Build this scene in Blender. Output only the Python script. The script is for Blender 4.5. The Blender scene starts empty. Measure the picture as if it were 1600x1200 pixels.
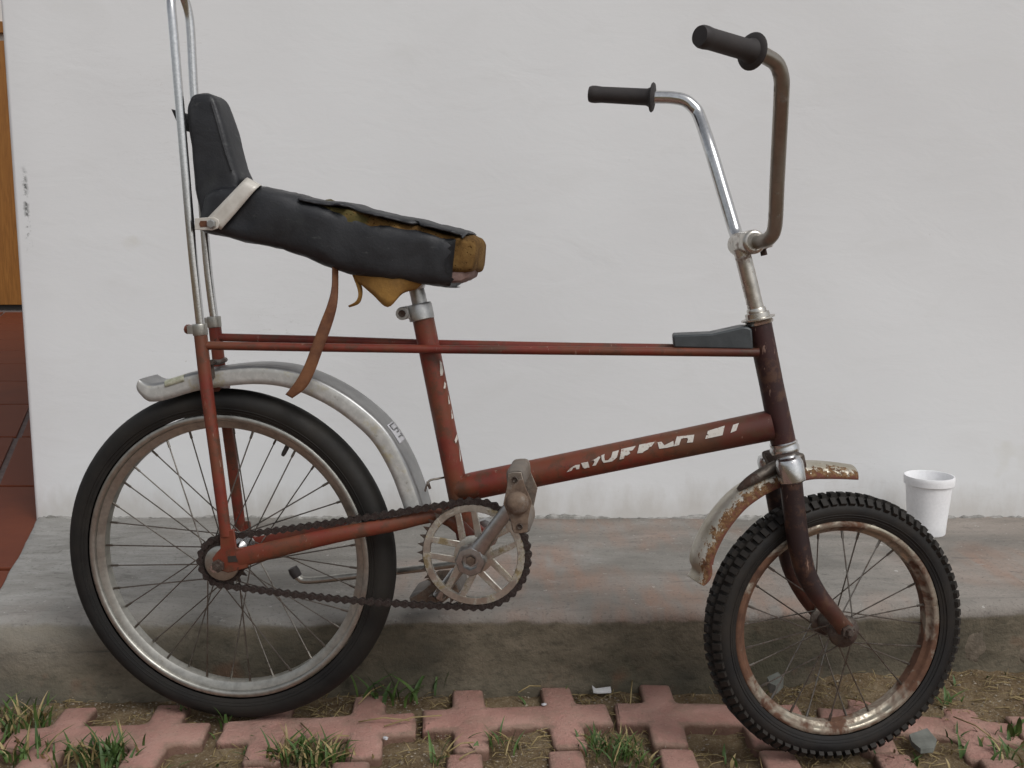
import bpy, bmesh, math, random
from mathutils import Vector, Matrix, noise
random.seed(7)
S = bpy.context.scene
COL = S.collection
R = math.radians
V = Vector
# ------------------------------------------------------------------ camera
CAM_H = 0.7328
PITCH = R(8.0)
FPX = 1556.0
cam = bpy.data.cameras.new('Camera')
cam.sensor_width = 36.0
cam.lens = FPX / 1600.0 * 36.0
cam.clip_start = 0.02
cam.clip_end = 500
cam_ob = bpy.data.objects.new('Camera', cam)
COL.objects.link(cam_ob)
cam_ob.location = (0, 0, CAM_H)
cam_ob.rotation_euler = (R(90) - PITCH, 0, 0)
S.camera = cam_ob
# ------------------------------------------------------------------ world, sun, exposure
SUN_DIR = V((0.50, -0.62, 0.92)).normalized()          # from the scene towards the sun
w = bpy.data.worlds.new('World')
S.world = w
w.use_nodes = True
nt = w.node_tree
bg = nt.nodes['Background']
sky = nt.nodes.new('ShaderNodeTexSky')
sky.sky_type = 'NISHITA'
sky.sun_disc = False
sky.sun_elevation = math.asin(SUN_DIR.z)
sky.sun_rotation = math.atan2(SUN_DIR.x, SUN_DIR.y)
sky.air_density = 1.0
sky.dust_density = 2.5
hsv = nt.nodes.new('ShaderNodeHueSaturation')
hsv.inputs['Saturation'].default_value = 0.22
nt.links.new(sky.outputs[0], hsv.inputs['Color'])
nt.links.new(hsv.outputs[0], bg.inputs['Color'])
bg.inputs['Strength'].default_value = 0.122
sun = bpy.data.lights.new('Sun', 'SUN')
sun.energy = 1.5
sun.angle = R(26)
sun.color = (1.0, 0.985, 0.965)
sun_ob = bpy.data.objects.new('Sun', sun)
COL.objects.link(sun_ob)
sun_ob.rotation_euler = SUN_DIR.to_track_quat('Z', 'Y').to_euler()
S.view_settings.view_transform = 'Standard'
S.view_settings.look = 'None'
S.view_settings.gamma = 1.0
S.view_settings.use_curve_mapping = False
S.view_settings.exposure = -0.10
S.cycles.max_bounces = 5
S.cycles.diffuse_bounces = 3
S.cycles.glossy_bounces = 3
S.cycles.transmission_bounces = 2
# ------------------------------------------------------------------ helpers: sight lines to measured depths
CP = V((0, 0, CAM_H))
def ray(u, v):
    a = (u - 800) / FPX; b = (600 - v) / FPX
    return V((a, math.cos(PITCH) + b * math.sin(PITCH), -math.sin(PITCH) + b * math.cos(PITCH)))
def on_z(u, v, z=0.0):
    r = ray(u, v); return CP + r * ((z - CAM_H) / r.z)
def on_y(u, v, y):
    r = ray(u, v); return CP + r * (y / r.y)
# bicycle frame: x forward, y to its left (away from the camera), z up; origin at the rear tyre contact
PSI = 0.1275
BO = V((-0.435, 1.479, 0.0))
E1 = V((math.cos(PSI), -math.sin(PSI), 0)); E2 = V((math.sin(PSI), math.cos(PSI), 0)); E3 = V((0, 0, 1))
def to_bike(P):
    d = P - BO; return V((d.dot(E1), d.dot(E2), d.z))
def L(u, v, l=0.0):
    r = ray(u, v); t = ((BO - CP).dot(E2) + l) / r.dot(E2)
    return to_bike(CP + r * t)
HB = L(1224, 692); HT = L(1186, 505)
FK = (HT - HB).normalized()
DELTA = 0.30
FN = Matrix.Rotation(DELTA, 3, FK) @ V((0, 1, 0))
FX = FN.cross(FK).normalized()
HBW = BO + E1 * HB.x + E2 * HB.y + E3 * HB.z
FNW = E1 * FN.x + E2 * FN.y + E3 * FN.z
def F(u, v, l=0.0):                                   # the same in the steered front assembly
    r = ray(u, v); t = ((HBW - CP).dot(FNW) + l) / r.dot(FNW)
    return to_bike(CP + r * t)
def nz(p, s=1.0, o=0.0):
    return noise.noise(V((p[0] * s + o, p[1] * s + o * 1.7, p[2] * s - o)))
def fbm(p, s=1.0, o=0.0, n=4):
    return noise.fractal(V((p[0] * s + o, p[1] * s + o * 1.7, p[2] * s - o)), 1.0, 2.0, n)
def smooth_path(pts, k=6):
    pts = [V(p) for p in pts]; out = []
    for i in range(len(pts) - 1):
        p0 = pts[max(i - 1, 0)]; p1 = pts[i]; p2 = pts[i + 1]; p3 = pts[min(i + 2, len(pts) - 1)]
        for j in range(k):
            t = j / k
            out.append(0.5 * ((2 * p1) + (p2 - p0) * t + (2 * p0 - 5 * p1 + 4 * p2 - p3) * t * t + (3 * p1 - p0 - 3 * p2 + p3) * t ** 3))
    out.append(pts[-1]); return out
def interp(tab, x):
    if x <= tab[0][0]: return tab[0][1]
    for (a, b), (c, d) in zip(tab, tab[1:]):
        if x <= c: return b + (d - b) * (x - a) / (c - a)
    return tab[-1][1]

class MB:
    def __init__(s): s.v = []; s.f = []
    def ring(s, pts):
        i = len(s.v); s.v += [V(p) for p in pts]; return list(range(i, i + len(pts)))
    def bridge(s, a, b, closed=True):
        n = len(a)
        for i in range(n if closed else n - 1):
            j = (i + 1) % n; s.f.append((a[i], a[j], b[j], b[i]))
    def loft(s, rings, closed=True, cap=True):
        ids = [s.ring(r) for r in rings]
        for a, b in zip(ids, ids[1:]): s.bridge(a, b, closed)
        if cap and closed:
            s.f.append(tuple(reversed(ids[0]))); s.f.append(tuple(ids[-1]))
        return s
    def tube(s, pts, r, n=14, cap=True, flat=None):
        pts = [V(p) for p in pts]; m = len(pts); rings = []
        t0 = (pts[1] - pts[0]).normalized()
        up = V((0, 1, 0)) if abs(t0.y) < .9 else V((0, 0, 1))
        nx = (up - t0 * up.dot(t0)).normalized()
        for i in range(m):
            a = pts[max(i - 1, 0)]; b = pts[min(i + 1, m - 1)]
            t = (b - a).normalized(); nx = (nx - t * nx.dot(t)).normalized(); ny = t.cross(nx)
            ri = r[i] if isinstance(r, (list, tuple)) else r
            fl = 1.0 if flat is None else flat[i]          # thins the tube across the bicycle
            rings.append([pts[i] + nx * math.cos(2 * math.pi * k / n) * ri * fl + ny * math.sin(2 * math.pi * k / n) * ri for k in range(n)])
        return s.loft(rings, True, cap)
    def lathe(s, c, ax, prof, n=24, cap=True, start=0.0):
        c = V(c); ax = V(ax).normalized()
        up = V((0, 0, 1)) if abs(ax.z) < .9 else V((1, 0, 0))
        x = (up - ax * up.dot(ax)).normalized(); y = ax.cross(x)
        return s.loft([[c + ax * h + (x * math.cos(start + 2 * math.pi * k / n) + y * math.sin(start + 2 * math.pi * k / n)) * r for k in range(n)] for (r, h) in prof], True, cap)
    def prism(s, poly, off):
        off = V(off); a = s.ring(poly); b = s.ring([V(p) + off for p in poly])
        s.bridge(a, b); s.f.append(tuple(reversed(a))); s.f.append(tuple(b)); return s
    def box(s, c, ax, hs):
        c = V(c); x, y, z = [V(a).normalized() * h for a, h in zip(ax, hs)]
        return s.prism([c - x - y - z, c + x - y - z, c + x + y - z, c - x + y - z], z * 2)
    def grid(s, rows, closed=False):
        ids = [s.ring(r) for r in rings_(rows)]
        for a, b in zip(ids, ids[1:]): s.bridge(a, b, closed)
        return s
    def mesh(s, name, ang=40):
        me = bpy.data.meshes.new(name); me.from_pydata([tuple(p) for p in s.v], [], s.f)
        bm = bmesh.new(); bm.from_mesh(me); bmesh.ops.recalc_face_normals(bm, faces=bm.faces)
        bm.to_mesh(me); bm.free()
        me.shade_smooth()
        if ang < 180: me.set_sharp_from_angle(angle=R(ang))
        return me
    def build(s, name, mat, parent=None, ang=40, bevel=0, solid=0, sub=0):
        me = s.mesh(name, ang); return link(name, me, mat, parent, bevel, solid, sub)
def rings_(r): return r
def link(name, me, mat, parent=None, bevel=0, solid=0, sub=0):
    if mat and not me.materials: me.materials.append(mat)
    o = bpy.data.objects.new(name, me); COL.objects.link(o)
    if parent: o.parent = parent
    if solid:
        m = o.modifiers.new('Solidify', 'SOLIDIFY'); m.thickness = solid; m.offset = 0
    if sub:
        m = o.modifiers.new('Subsurf', 'SUBSURF'); m.levels = m.render_levels = sub
    if bevel:
        m = o.modifiers.new('Bevel', 'BEVEL'); m.width = bevel; m.segments = 2; m.limit_method = 'ANGLE'; m.angle_limit = R(35)
    return o
def empty(name, parent=None, loc=(0, 0, 0)):
    o = bpy.data.objects.new(name, None); o.empty_display_size = 0.05; COL.objects.link(o)
    o.location = loc
    if parent: o.parent = parent
    return o
def tag(o, label=None, cat=None, group=None, kind=None):
    if label: o['label'] = label
    if cat: o['category'] = cat
    if group: o['group'] = group
    if kind: o['kind'] = kind
    return o

# ------------------------------------------------------------------ materials
class NT:
    def __init__(s, name):
        s.m = bpy.data.materials.new(name); s.m.use_nodes = True
        s.t = s.m.node_tree; s.b = s.t.nodes['Principled BSDF']
        s.co = s.t.nodes.new('ShaderNodeTexCoord').outputs['Object']
    def new(s, k, **kw):
        n = s.t.nodes.new(k)
        for a, b in kw.items():
            if a in n.inputs: s.put(n.inputs[a], b)
            else: setattr(n, a, b)
        return n
    def put(s, sock, val):
        if isinstance(val, bpy.types.NodeSocket): s.t.links.new(val, sock)
        else: sock.default_value = val
    def noise(s, scale, detail=5, rough=.6, stretch=None, dist=0.0, off=0.0):
        co = s.co
        if stretch or off:
            mp = s.new('ShaderNodeMapping'); s.put(mp.inputs['Vector'], co)
            if stretch: mp.inputs['Scale'].default_value = stretch
            mp.inputs['Location'].default_value = (off, off * .7, -off); co = mp.outputs[0]
        n = s.new('ShaderNodeTexNoise'); s.put(n.inputs['Vector'], co)
        n.inputs['Scale'].default_value = scale; n.inputs['Detail'].default_value = min(detail, 5)
        n.inputs['Roughness'].default_value = rough; n.inputs['Distortion'].default_value = dist
        return n.outputs['Fac']
    def ramp(s, fac, stops, interp='LINEAR'):
        n = s.new('ShaderNodeValToRGB'); s.put(n.inputs[0], fac); e = n.color_ramp.elements
        n.color_ramp.interpolation = interp
        while len(e) < len(stops): e.new(0.5)
        for q, (p, c) in zip(e, stops):
            q.position = p; q.color = (c, c, c, 1) if isinstance(c, (int, float)) else (*c[:3], 1)
        return n.outputs[0]
    def mix(s, fac, a, b, mode='MIX'):
        n = s.new('ShaderNodeMix', data_type='RGBA', blend_type=mode)
        s.put(n.inputs[0], fac)
        for sock, val in ((n.inputs[6], a), (n.inputs[7], b)):
            s.put(sock, (*val[:3], 1) if isinstance(val, (tuple, list)) else val)
        return n.outputs[2]
    def math(s, op, a, b=0.0, clamp=False):
        n = s.new('ShaderNodeMath', operation=op, use_clamp=clamp); s.put(n.inputs[0], a); s.put(n.inputs[1], b); return n.outputs[0]
    def sep(s):
        n = s.new('ShaderNodeSeparateXYZ'); s.put(n.inputs[0], s.co); return n.outputs
    def out(s, col, rough=.6, metal=0.0, bump=None, bstr=.3, bdist=.002, spec=None, coat=None):
        s.put(s.b.inputs['Base Color'], (*col[:3], 1) if isinstance(col, (tuple, list)) else col)
        s.put(s.b.inputs['Roughness'], rough); s.put(s.b.inputs['Metallic'], metal)
        if spec is not None: s.b.inputs['Specular IOR Level'].default_value = spec
        if coat: s.b.inputs['Coat Weight'].default_value = coat
        if bump is not None:
            n = s.new('ShaderNodeBump'); n.inputs['Strength'].default_value = bstr; n.inputs['Distance'].default_value = bdist
            s.put(n.inputs['Height'], bump); s.put(s.b.inputs['Normal'], n.outputs[0])
        return s.m
def simple(name, c1, c2, scale=30, rough=(.5, .7), metal=0.0, bstr=.2, bdist=.001, spec=None, lo=.35, hi=.65, detail=6):
    n = NT(name); f = n.noise(scale, detail, .65)
    col = n.ramp(f, [(lo, c1), (hi, c2)]); rg = n.ramp(n.noise(scale * 1.7, 4, off=3), [(.3, rough[0]), (.7, rough[1])])
    return n.out(col, rg, metal, n.noise(scale * 5, 4), bstr, bdist, spec)

def m_wall():
    n = NT('wall_plaster')
    big = n.noise(1.3, 2, .6); mid = n.noise(6, 4, .6, (1, 1, 2.2), .6); fine = n.noise(70, 2, .6, (1, 1, 3))
    c = n.ramp(big, [(.3, (.69, .695, .70)), (.7, (.75, .76, .765))])
    c = n.mix(n.ramp(mid, [(.55, 0), (.75, .25)]), c, (.64, .64, .63))
    c = n.mix(n.ramp(n.noise(3.1, 4, .7, off=11), [(.68, 0), (.76, .4)]), c, (.57, .55, .47))
    # thin trowel scratches and hairlines
    scr = n.noise(9, 3, .55, (1, 1, 7), 1.2, off=21)
    line = n.math('ABSOLUTE', n.math('SUBTRACT', scr, .5))
    c = n.mix(n.math('MULTIPLY', n.ramp(line, [(.0, .5), (.006, 0)]), n.ramp(n.noise(2.2, 3, .5, off=4), [(.56, 0), (.66, 1)])), c, (.47, .46, .44))
    c = n.mix(n.ramp(n.noise(95, 2, .5, off=31), [(.80, 0), (.83, .6)]), c, (.42, .40, .37))
    x, y, z = n.sep()
    foot = n.math('ADD', z, n.math('MULTIPLY', n.noise(16, 5, .65, (1, 1, .4), off=5), -.17))
    c = n.mix(n.ramp(foot, [(.045, .6), (.125, .0)]), c, (.47, .44, .40))
    dx = n.math('ABSOLUTE', n.math('ADD', x, n.math('ADD', n.math('MULTIPLY', n.noise(25, 4, .6, (.0, .0, 1)), -.03), 1.057)))
    scu = n.math('MULTIPLY', n.ramp(dx, [(.0, 1), (.007, 0)]), n.ramp(n.noise(55, 4, .7, off=2), [(.47, 0), (.58, 1)]))
    zz = n.math('MULTIPLY', n.ramp(n.math('MULTIPLY', z, .5), [(.355, 0), (.37, 1), (.435, 1), (.45, 0)]), scu)
    c = n.mix(zz, c, (.10, .105, .10))
    return n.out(c, .72, 0, n.math('ADD', mid, n.math('MULTIPLY', fine, .12)), .20, .005, .25)
def m_cement():
    n = NT('cement')
    x, y, z = n.sep()
    a = n.noise(2.6, 5, .62, (1, 2.6, 1), .5); b = n.noise(11, 5, .72, (1, 3.2, 1), .8); g = n.noise(150, 3, .7)
    c = n.ramp(a, [(.30, (.150, .143, .130)), (.46, (.205, .194, .175)), (.58, (.250, .238, .218)), (.72, (.33, .318, .296))])
    # terracotta colour wash, brushed on and worn off
    mp = n.new('ShaderNodeMapping'); n.put(mp.inputs['Vector'], n.co); mp.inputs['Rotation'].default_value = (0, 0, R(24)); mp.inputs['Scale'].default_value = (26, 5, 0)
    br = n.new('ShaderNodeTexNoise'); n.put(br.inputs['Vector'], mp.outputs[0]); br.inputs['Scale'].default_value = 1.0; br.inputs['Detail'].default_value = 3
    patch = n.ramp(n.noise(2.3, 3, .55, off=1.3), [(.44, 0), (.58, 1)])
    xr = n.ramp(n.math('ADD', n.math('MULTIPLY', x, .3), .5), [(.36, .15), (.52, .8), (.62, 1)])
    orange = n.math('MULTIPLY', n.math('MULTIPLY', patch, n.ramp(br.outputs['Fac'], [(.38, .10), (.60, .6)])), xr)
    c = n.mix(orange, c, (.31, .170, .112))
    pale = n.ramp(n.math('ADD', n.math('MULTIPLY', x, .3), n.math('MULTIPLY', a, .5)), [(.42, 0), (.62, .55)])
    c = n.mix(pale, c, (.31, .255, .215))
    left = n.ramp(n.math('ADD', n.math('MULTIPLY', x, -.6), n.math('MULTIPLY', a, .6)), [(.55, 0), (.85, .75)])
    c = n.mix(left, c, n.ramp(b, [(.35, (.34, .335, .32)), (.65, (.22, .215, .20))]))
    c = n.mix(n.ramp(b, [(.58, 0), (.72, .6)]), c, (.12, .115, .108))
    c = n.mix(n.ramp(n.noise(30, 5, .7, (1, 2, 1), off=7), [(.62, 0), (.70, .6)]), c, (.33, .32, .30))
    c = n.mix(n.ramp(g, [(.58, 0), (.68, .5)]), c, (.09, .085, .078))
    c = n.mix(n.ramp(n.noise(75, 3, .6, off=27), [(.70, 0), (.73, .8)]), c, (.46, .45, .42))
    c = n.mix(n.ramp(n.noise(50, 4, .7, (1, 2.5, 1), off=37), [(.66, 0), (.70, .75)]), c, (.07, .065, .06))
    # weathered, mossy kerb face
    low = n.math('ADD', z, n.math('MULTIPLY', n.math('SUBTRACT', n.noise(13, 5, .65, off=4), .5), -.022))
    k = n.ramp(n.noise(5, 5, .7, (1, 1, 1.8), off=8), [(.3, (.066, .060, .046)), (.5, (.118, .102, .074)), (.68, (.190, .160, .118))])
    k = n.mix(n.ramp(n.noise(38, 5, .75, (1, 1, 2), off=3), [(.50, 0), (.68, .6)]), k, (.042, .040, .030))
    k = n.mix(n.ramp(n.noise(7, 4, .6, off=6), [(.62, 0), (.72, .4)]), k, (.21, .095, .055))
    k = n.mix(n.ramp(n.noise(4, 5, .6, off=16), [(.60, 0), (.72, .25)]), k, (.065, .080, .045))
    k = n.mix(n.math('MULTIPLY', left, n.ramp(z, [(.03, .25), (.09, 1)])), k, (.24, .225, .195))
    c = n.mix(n.ramp(low, [(.108, 1), (.1135, 0)]), c, k)
    return n.out(c, .9, 0, n.math('ADD', b, n.math('MULTIPLY', g, .5)), .7, .005, .2)
def m_paver():
    n = NT('paver_concrete')
    oi = n.new('ShaderNodeObjectInfo').outputs['Random']
    a = n.noise(9, 6, .65); g = n.noise(160, 4, .75)
    c = n.ramp(a, [(.3, (.30, .158, .130)), (.5, (.39, .212, .175)), (.7, (.44, .265, .220))])
    c = n.mix(n.ramp(oi, [(0, 0), (1, .45)]), c, (.40, .225, .185))
    c = n.mix(n.ramp(n.noise(17, 7, .75, off=5), [(.50, 0), (.70, .65)]), c, (.27, .195, .145))
    c = n.mix(n.ramp(n.noise(60, 5, .75, off=2), [(.60, 0), (.72, .4)]), c, (.19, .12, .095))
    c = n.mix(n.ramp(g, [(.58, 0), (.70, .5)]), c, (.50, .37, .32))
    c = n.mix(n.ramp(n.noise(210, 3, .7, off=12), [(.62, 0), (.70, .65)]), c, (.15, .085, .065))
    c = n.mix(n.ramp(n.noise(5, 4, .6, off=22), [(.45, 0), (.70, .55)]), c, (.42, .29, .235))
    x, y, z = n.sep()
    ax, ay = n.math('ABSOLUTE', x), n.math('ABSOLUTE', y)      # distance in from the block's outline, for grime along the edges
    bar = n.math('MINIMUM', n.math('SUBTRACT', .0345, ay), n.math('SUBTRACT', .1475, ax))
    arm = n.math('MINIMUM', n.math('SUBTRACT', .0262, n.math('ABSOLUTE', n.math('SUBTRACT', ax, .0735))), n.math('SUBTRACT', .1005, ay))
    rd = n.math('ADD', n.math('MAXIMUM', bar, arm), n.math('MULTIPLY', n.math('SUBTRACT', n.noise(40, 5, .7, off=17), .5), .040))
    c = n.mix(n.ramp(n.math('MULTIPLY', rd, 20), [(-.10, .7), (.18, 0)]), c, (.22, .155, .115))
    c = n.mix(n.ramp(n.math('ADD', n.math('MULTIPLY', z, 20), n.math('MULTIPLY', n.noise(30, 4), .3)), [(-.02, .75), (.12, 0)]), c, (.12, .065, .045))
    return n.out(c, .88, 0, n.math('ADD', g, n.noise(30, 5)), .8, .004, .2)
def m_soil():
    n = NT('soil')
    a = n.noise(14, 7, .7); g = n.noise(230, 5, .8)
    c = n.ramp(a, [(.3, (.095, .062, .034)), (.5, (.19, .135, .078)), (.7, (.29, .225, .140))])
    c = n.mix(n.ramp(g, [(.52, 0), (.68, .75)]), c, (.40, .34, .25))
    c = n.mix(n.ramp(n.noise(90, 4, .7, off=3), [(.60, 0), (.72, .7)]), c, (.05, .033, .02))
    return n.out(c, .95, 0, n.math('ADD', g, a), .9, .006, .1)
def paint(name, dark):
    n = NT(name)
    x, y, z = n.sep()
    a = n.noise(8, 6, .65); b = n.noise(45, 7, .7)
    red = n.ramp(a, [(.34, (.105, .017, .011)), (.44, (.160, .025, .014)), (.54, (.150, .040, .019)), (.66, (.112, .046, .023))])
    mar = n.ramp(a, [(.32, (.022, .008, .008)), (.68, (.045, .011, .010))])
    if dark >= 0:
        t = n.math('ADD', n.math('MULTIPLY', x, 2.6), n.math('ADD', n.math('MULTIPLY', n.noise(6, 4, .6, off=9), .5), -2.05 + dark))
        c = n.mix(n.ramp(t, [(.0, 0), (.42, 1)]), red, mar)
    elif dark == -2:
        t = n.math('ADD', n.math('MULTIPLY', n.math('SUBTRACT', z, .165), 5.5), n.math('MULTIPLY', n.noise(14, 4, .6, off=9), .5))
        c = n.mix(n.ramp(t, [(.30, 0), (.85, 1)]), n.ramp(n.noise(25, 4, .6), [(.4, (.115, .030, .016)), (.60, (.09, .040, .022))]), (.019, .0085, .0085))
    else: c = red
    c = n.mix(n.ramp(b, [(.50, 0), (.62, .8)]), c, (.078, .036, .020))
    c = n.mix(n.ramp(n.noise(140, 3, .7, (1, 1, .25), off=4), [(.66, 0), (.72, .75)]), c, (.27, .17, .13))
    c = n.mix(n.ramp(n.noise(70, 4, .8, off=14), [(.64, 0), (.70, .85)]), c, (.045, .022, .014))
    rg = n.ramp(n.noise(20, 5, .6, off=2), [(.3, .38), (.7, .62)])
    return n.out(c, rg, 0, b, .25, .0008, .45)
def metal(name, base, rustamt, rough=(.12, .35), dull=0.0, rust=(.17, .075, .03), scale=30, lev=None):
    n = NT(name)
    a = n.noise(scale, 8, .72, dist=.4); d = n.noise(scale * 3.3, 6, .7, off=5)
    f = n.ramp(a, [(1 - rustamt - .07, 0), (1 - rustamt + .05, 1)])
    rc = n.ramp(d, [(.3, (rust[0] * .45, rust[1] * .4, rust[2] * .4)), (.65, rust)])
    c = n.mix(n.ramp(d, [(.4, 0), (.7, dull)]), base, tuple(v * .45 for v in base))
    c = n.mix(f, c, rc)
    rg = n.mix(f, n.ramp(n.noise(18, 5, .6, off=8), [(.3, rough[0]), (.7, rough[1])]), (.85, .85, .85))
    met = n.mix(f, (1, 1, 1), (0, 0, 0))
    return n.out(c, rg, met, n.math('ADD', n.math('MULTIPLY', f, 1.5), n.math('MULTIPLY', d, .3)), .35, .0007)
def m_fguard():
    # chromed guard, plating lifted and rusted towards its near lower edge
    n = NT('rusty_guard')
    at = n.new('ShaderNodeAttribute', attribute_name='edge').outputs['Fac']
    a = n.noise(85, 7, .8, (1, 1, .6), .4); d = n.noise(140, 6, .7, off=5)
    t = n.math('ADD', at, n.math('MULTIPLY', n.math('SUBTRACT', a, .5), 2.4))
    f = n.ramp(t, [(.43, 0), (.55, 1)])
    solid = n.ramp(t, [(.74, 0), (.92, 1)])
    rc = n.ramp(d, [(.33, (.065, .026, .011)), (.5, (.135, .066, .024)), (.68, (.26, .165, .080))])
    rc = n.mix(solid, rc, (.13, .045, .03))
    base = n.ramp(n.noise(20, 5, .6, off=3), [(.35, (.40, .36, .28)), (.65, (.60, .57, .50))])
    c = n.mix(f, base, rc)
    rg = n.mix(f, n.ramp(d, [(.3, .28), (.7, .5)]), (.9, .9, .9))
    return n.out(c, rg, n.mix(f, (.85, .85, .85), (0, 0, 0)), n.math('ADD', f, d), .5, .0012)
def m_rubber(name, c1, c2, dirt):
    n = NT(name)
    a = n.noise(16, 6, .7); f = n.ramp(a, [(.35, c1), (.65, c2)])
    c = n.mix(n.ramp(n.noise(7, 5, .65, off=4), [(.42, 0), (.66, .8)]), f, dirt)
    return n.out(c, n.ramp(a, [(.3, .55), (.7, .8)]), 0, n.noise(150, 4), .3, .0008, .35)
def m_vinyl():
    n = NT('black_vinyl')
    a = n.noise(12, 6, .65); c = n.ramp(a, [(.35, (.009, .0095, .012)), (.65, (.021, .022, .025))])
    c = n.mix(n.ramp(n.noise(9, 6, .7, off=3), [(.55, 0), (.75, .5)]), c, (.048, .052, .050))
    c = n.mix(n.ramp(n.noise(26, 5, .8, (1, 1, 2.5), off=13), [(.60, 0), (.68, .45)]), c, (.075, .080, .076))
    c = n.mix(n.ramp(n.noise(170, 3, .6, (1, 1, .5), off=6), [(.765, 0), (.79, .6)]), c, (.45, .45, .42))
    return n.out(c, n.ramp(a, [(.3, .42), (.7, .62)]), 0, n.math('ADD', n.noise(8, 3, .5, (1, 1, 1.5), .6), n.math('MULTIPLY', n.noise(300, 3), .10)), .42, .008, .5)
def m_foam():
    n = NT('old_foam')
    a = n.noise(25, 6, .7); c = n.ramp(a, [(.3, (.060, .034, .014)), (.5, (.135, .075, .026)), (.75, (.23, .145, .052))])
    vo = n.new('ShaderNodeTexVoronoi'); n.put(vo.inputs['Vector'], n.co); vo.inputs['Scale'].default_value = 210
    pit = n.ramp(vo.outputs['Distance'], [(.10, 0), (.28, 1)])
    c = n.mix(pit, (.07, .035, .012), c)
    x, y, z = n.sep()
    c = n.mix(n.ramp(n.math('ADD', n.math('MULTIPLY', x, 3), n.math('MULTIPLY', a, .5)), [(.93, .8), (1.25, 0)]), c, (.075, .070, .028))
    return n.out(c, .95, 0, n.math('ADD', pit, a), .6, .0025, .1)
def m_rguard():
    n = NT('dull_aluminium')
    at = n.new('ShaderNodeAttribute', attribute_name='edge').outputs['Fac']
    a = n.noise(22, 7, .7); side = n.ramp(n.math('ADD', at, n.math('MULTIPLY', n.noise(80, 4, .6), .06)), [(.36, 0), (.40, 1)])
    c = n.ramp(a, [(.35, (.24, .24, .24)), (.65, (.33, .33, .325))])
    ox = n.mix(n.ramp(n.noise(70, 6, .7, off=4), [(.45, 0), (.7, .8)]), (.42, .42, .40), (.58, .58, .55))
    ox = n.mix(n.ramp(n.noise(13, 6, .75, off=9), [(.54, 0), (.64, .8)]), ox, (.40, .35, .20))
    ox = n.mix(n.ramp(n.noise(60, 5, .7, off=1), [(.62, 0), (.70, .7)]), ox, (.24, .23, .20))
    c = n.mix(side, c, ox)
    return n.out(c, n.mix(side, (.38, .38, .38), (.55, .55, .55)), n.mix(side, (.75, .75, .75), (.25, .25, .25)), n.noise(90, 5), .25, .001)
def m_terracotta():
    n = NT('terracotta')
    oi = n.new('ShaderNodeObjectInfo').outputs['Random']
    a = n.noise(6, 5, .6); c = n.ramp(a, [(.3, (.10, .022, .008)), (.7, (.15, .036, .012))])
    c = n.mix(oi, c, (.13, .030, .010))
    return n.out(c, .62, 0, n.noise(40, 4), .15, .002, .3)
def m_wood():
    n = NT('varnished_wood')
    wv = n.noise(7, 7, .6, (9, 9, .6), 1.0)
    c = n.ramp(wv, [(.3, (.19, .075, .012)), (.5, (.26, .105, .018)), (.7, (.32, .14, .028))])
    return n.out(c, .4, 0, wv, .15, .002)
def m_grass(name, c1, c2):
    n = NT(name)
    c = n.ramp(n.noise(18, 4, .7), [(.35, c1), (.65, c2)])
    n.b.inputs['Subsurface Weight'].default_value = 0.0
    return n.out(c, .6, 0, None)
def m_cup():
    n = NT('foam_cup')
    g = n.noise(170, 3, .6)
    n.b.inputs['Subsurface Weight'].default_value = .25; n.b.inputs['Subsurface Radius'].default_value = (.01, .01, .01)
    return n.out(n.ramp(g, [(.35, (.80, .80, .81)), (.65, (.86, .86, .87))]), .55, 0, g, .2, .0006, .3)
def m_decal():
    n = NT('worn_decal')
    a = n.noise(150, 6, .75)
    c = n.mix(n.ramp(a, [(.56, 0), (.66, 1)]), (.56, .53, .48), (.24, .10, .07))
    return n.out(c, .5)
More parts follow.
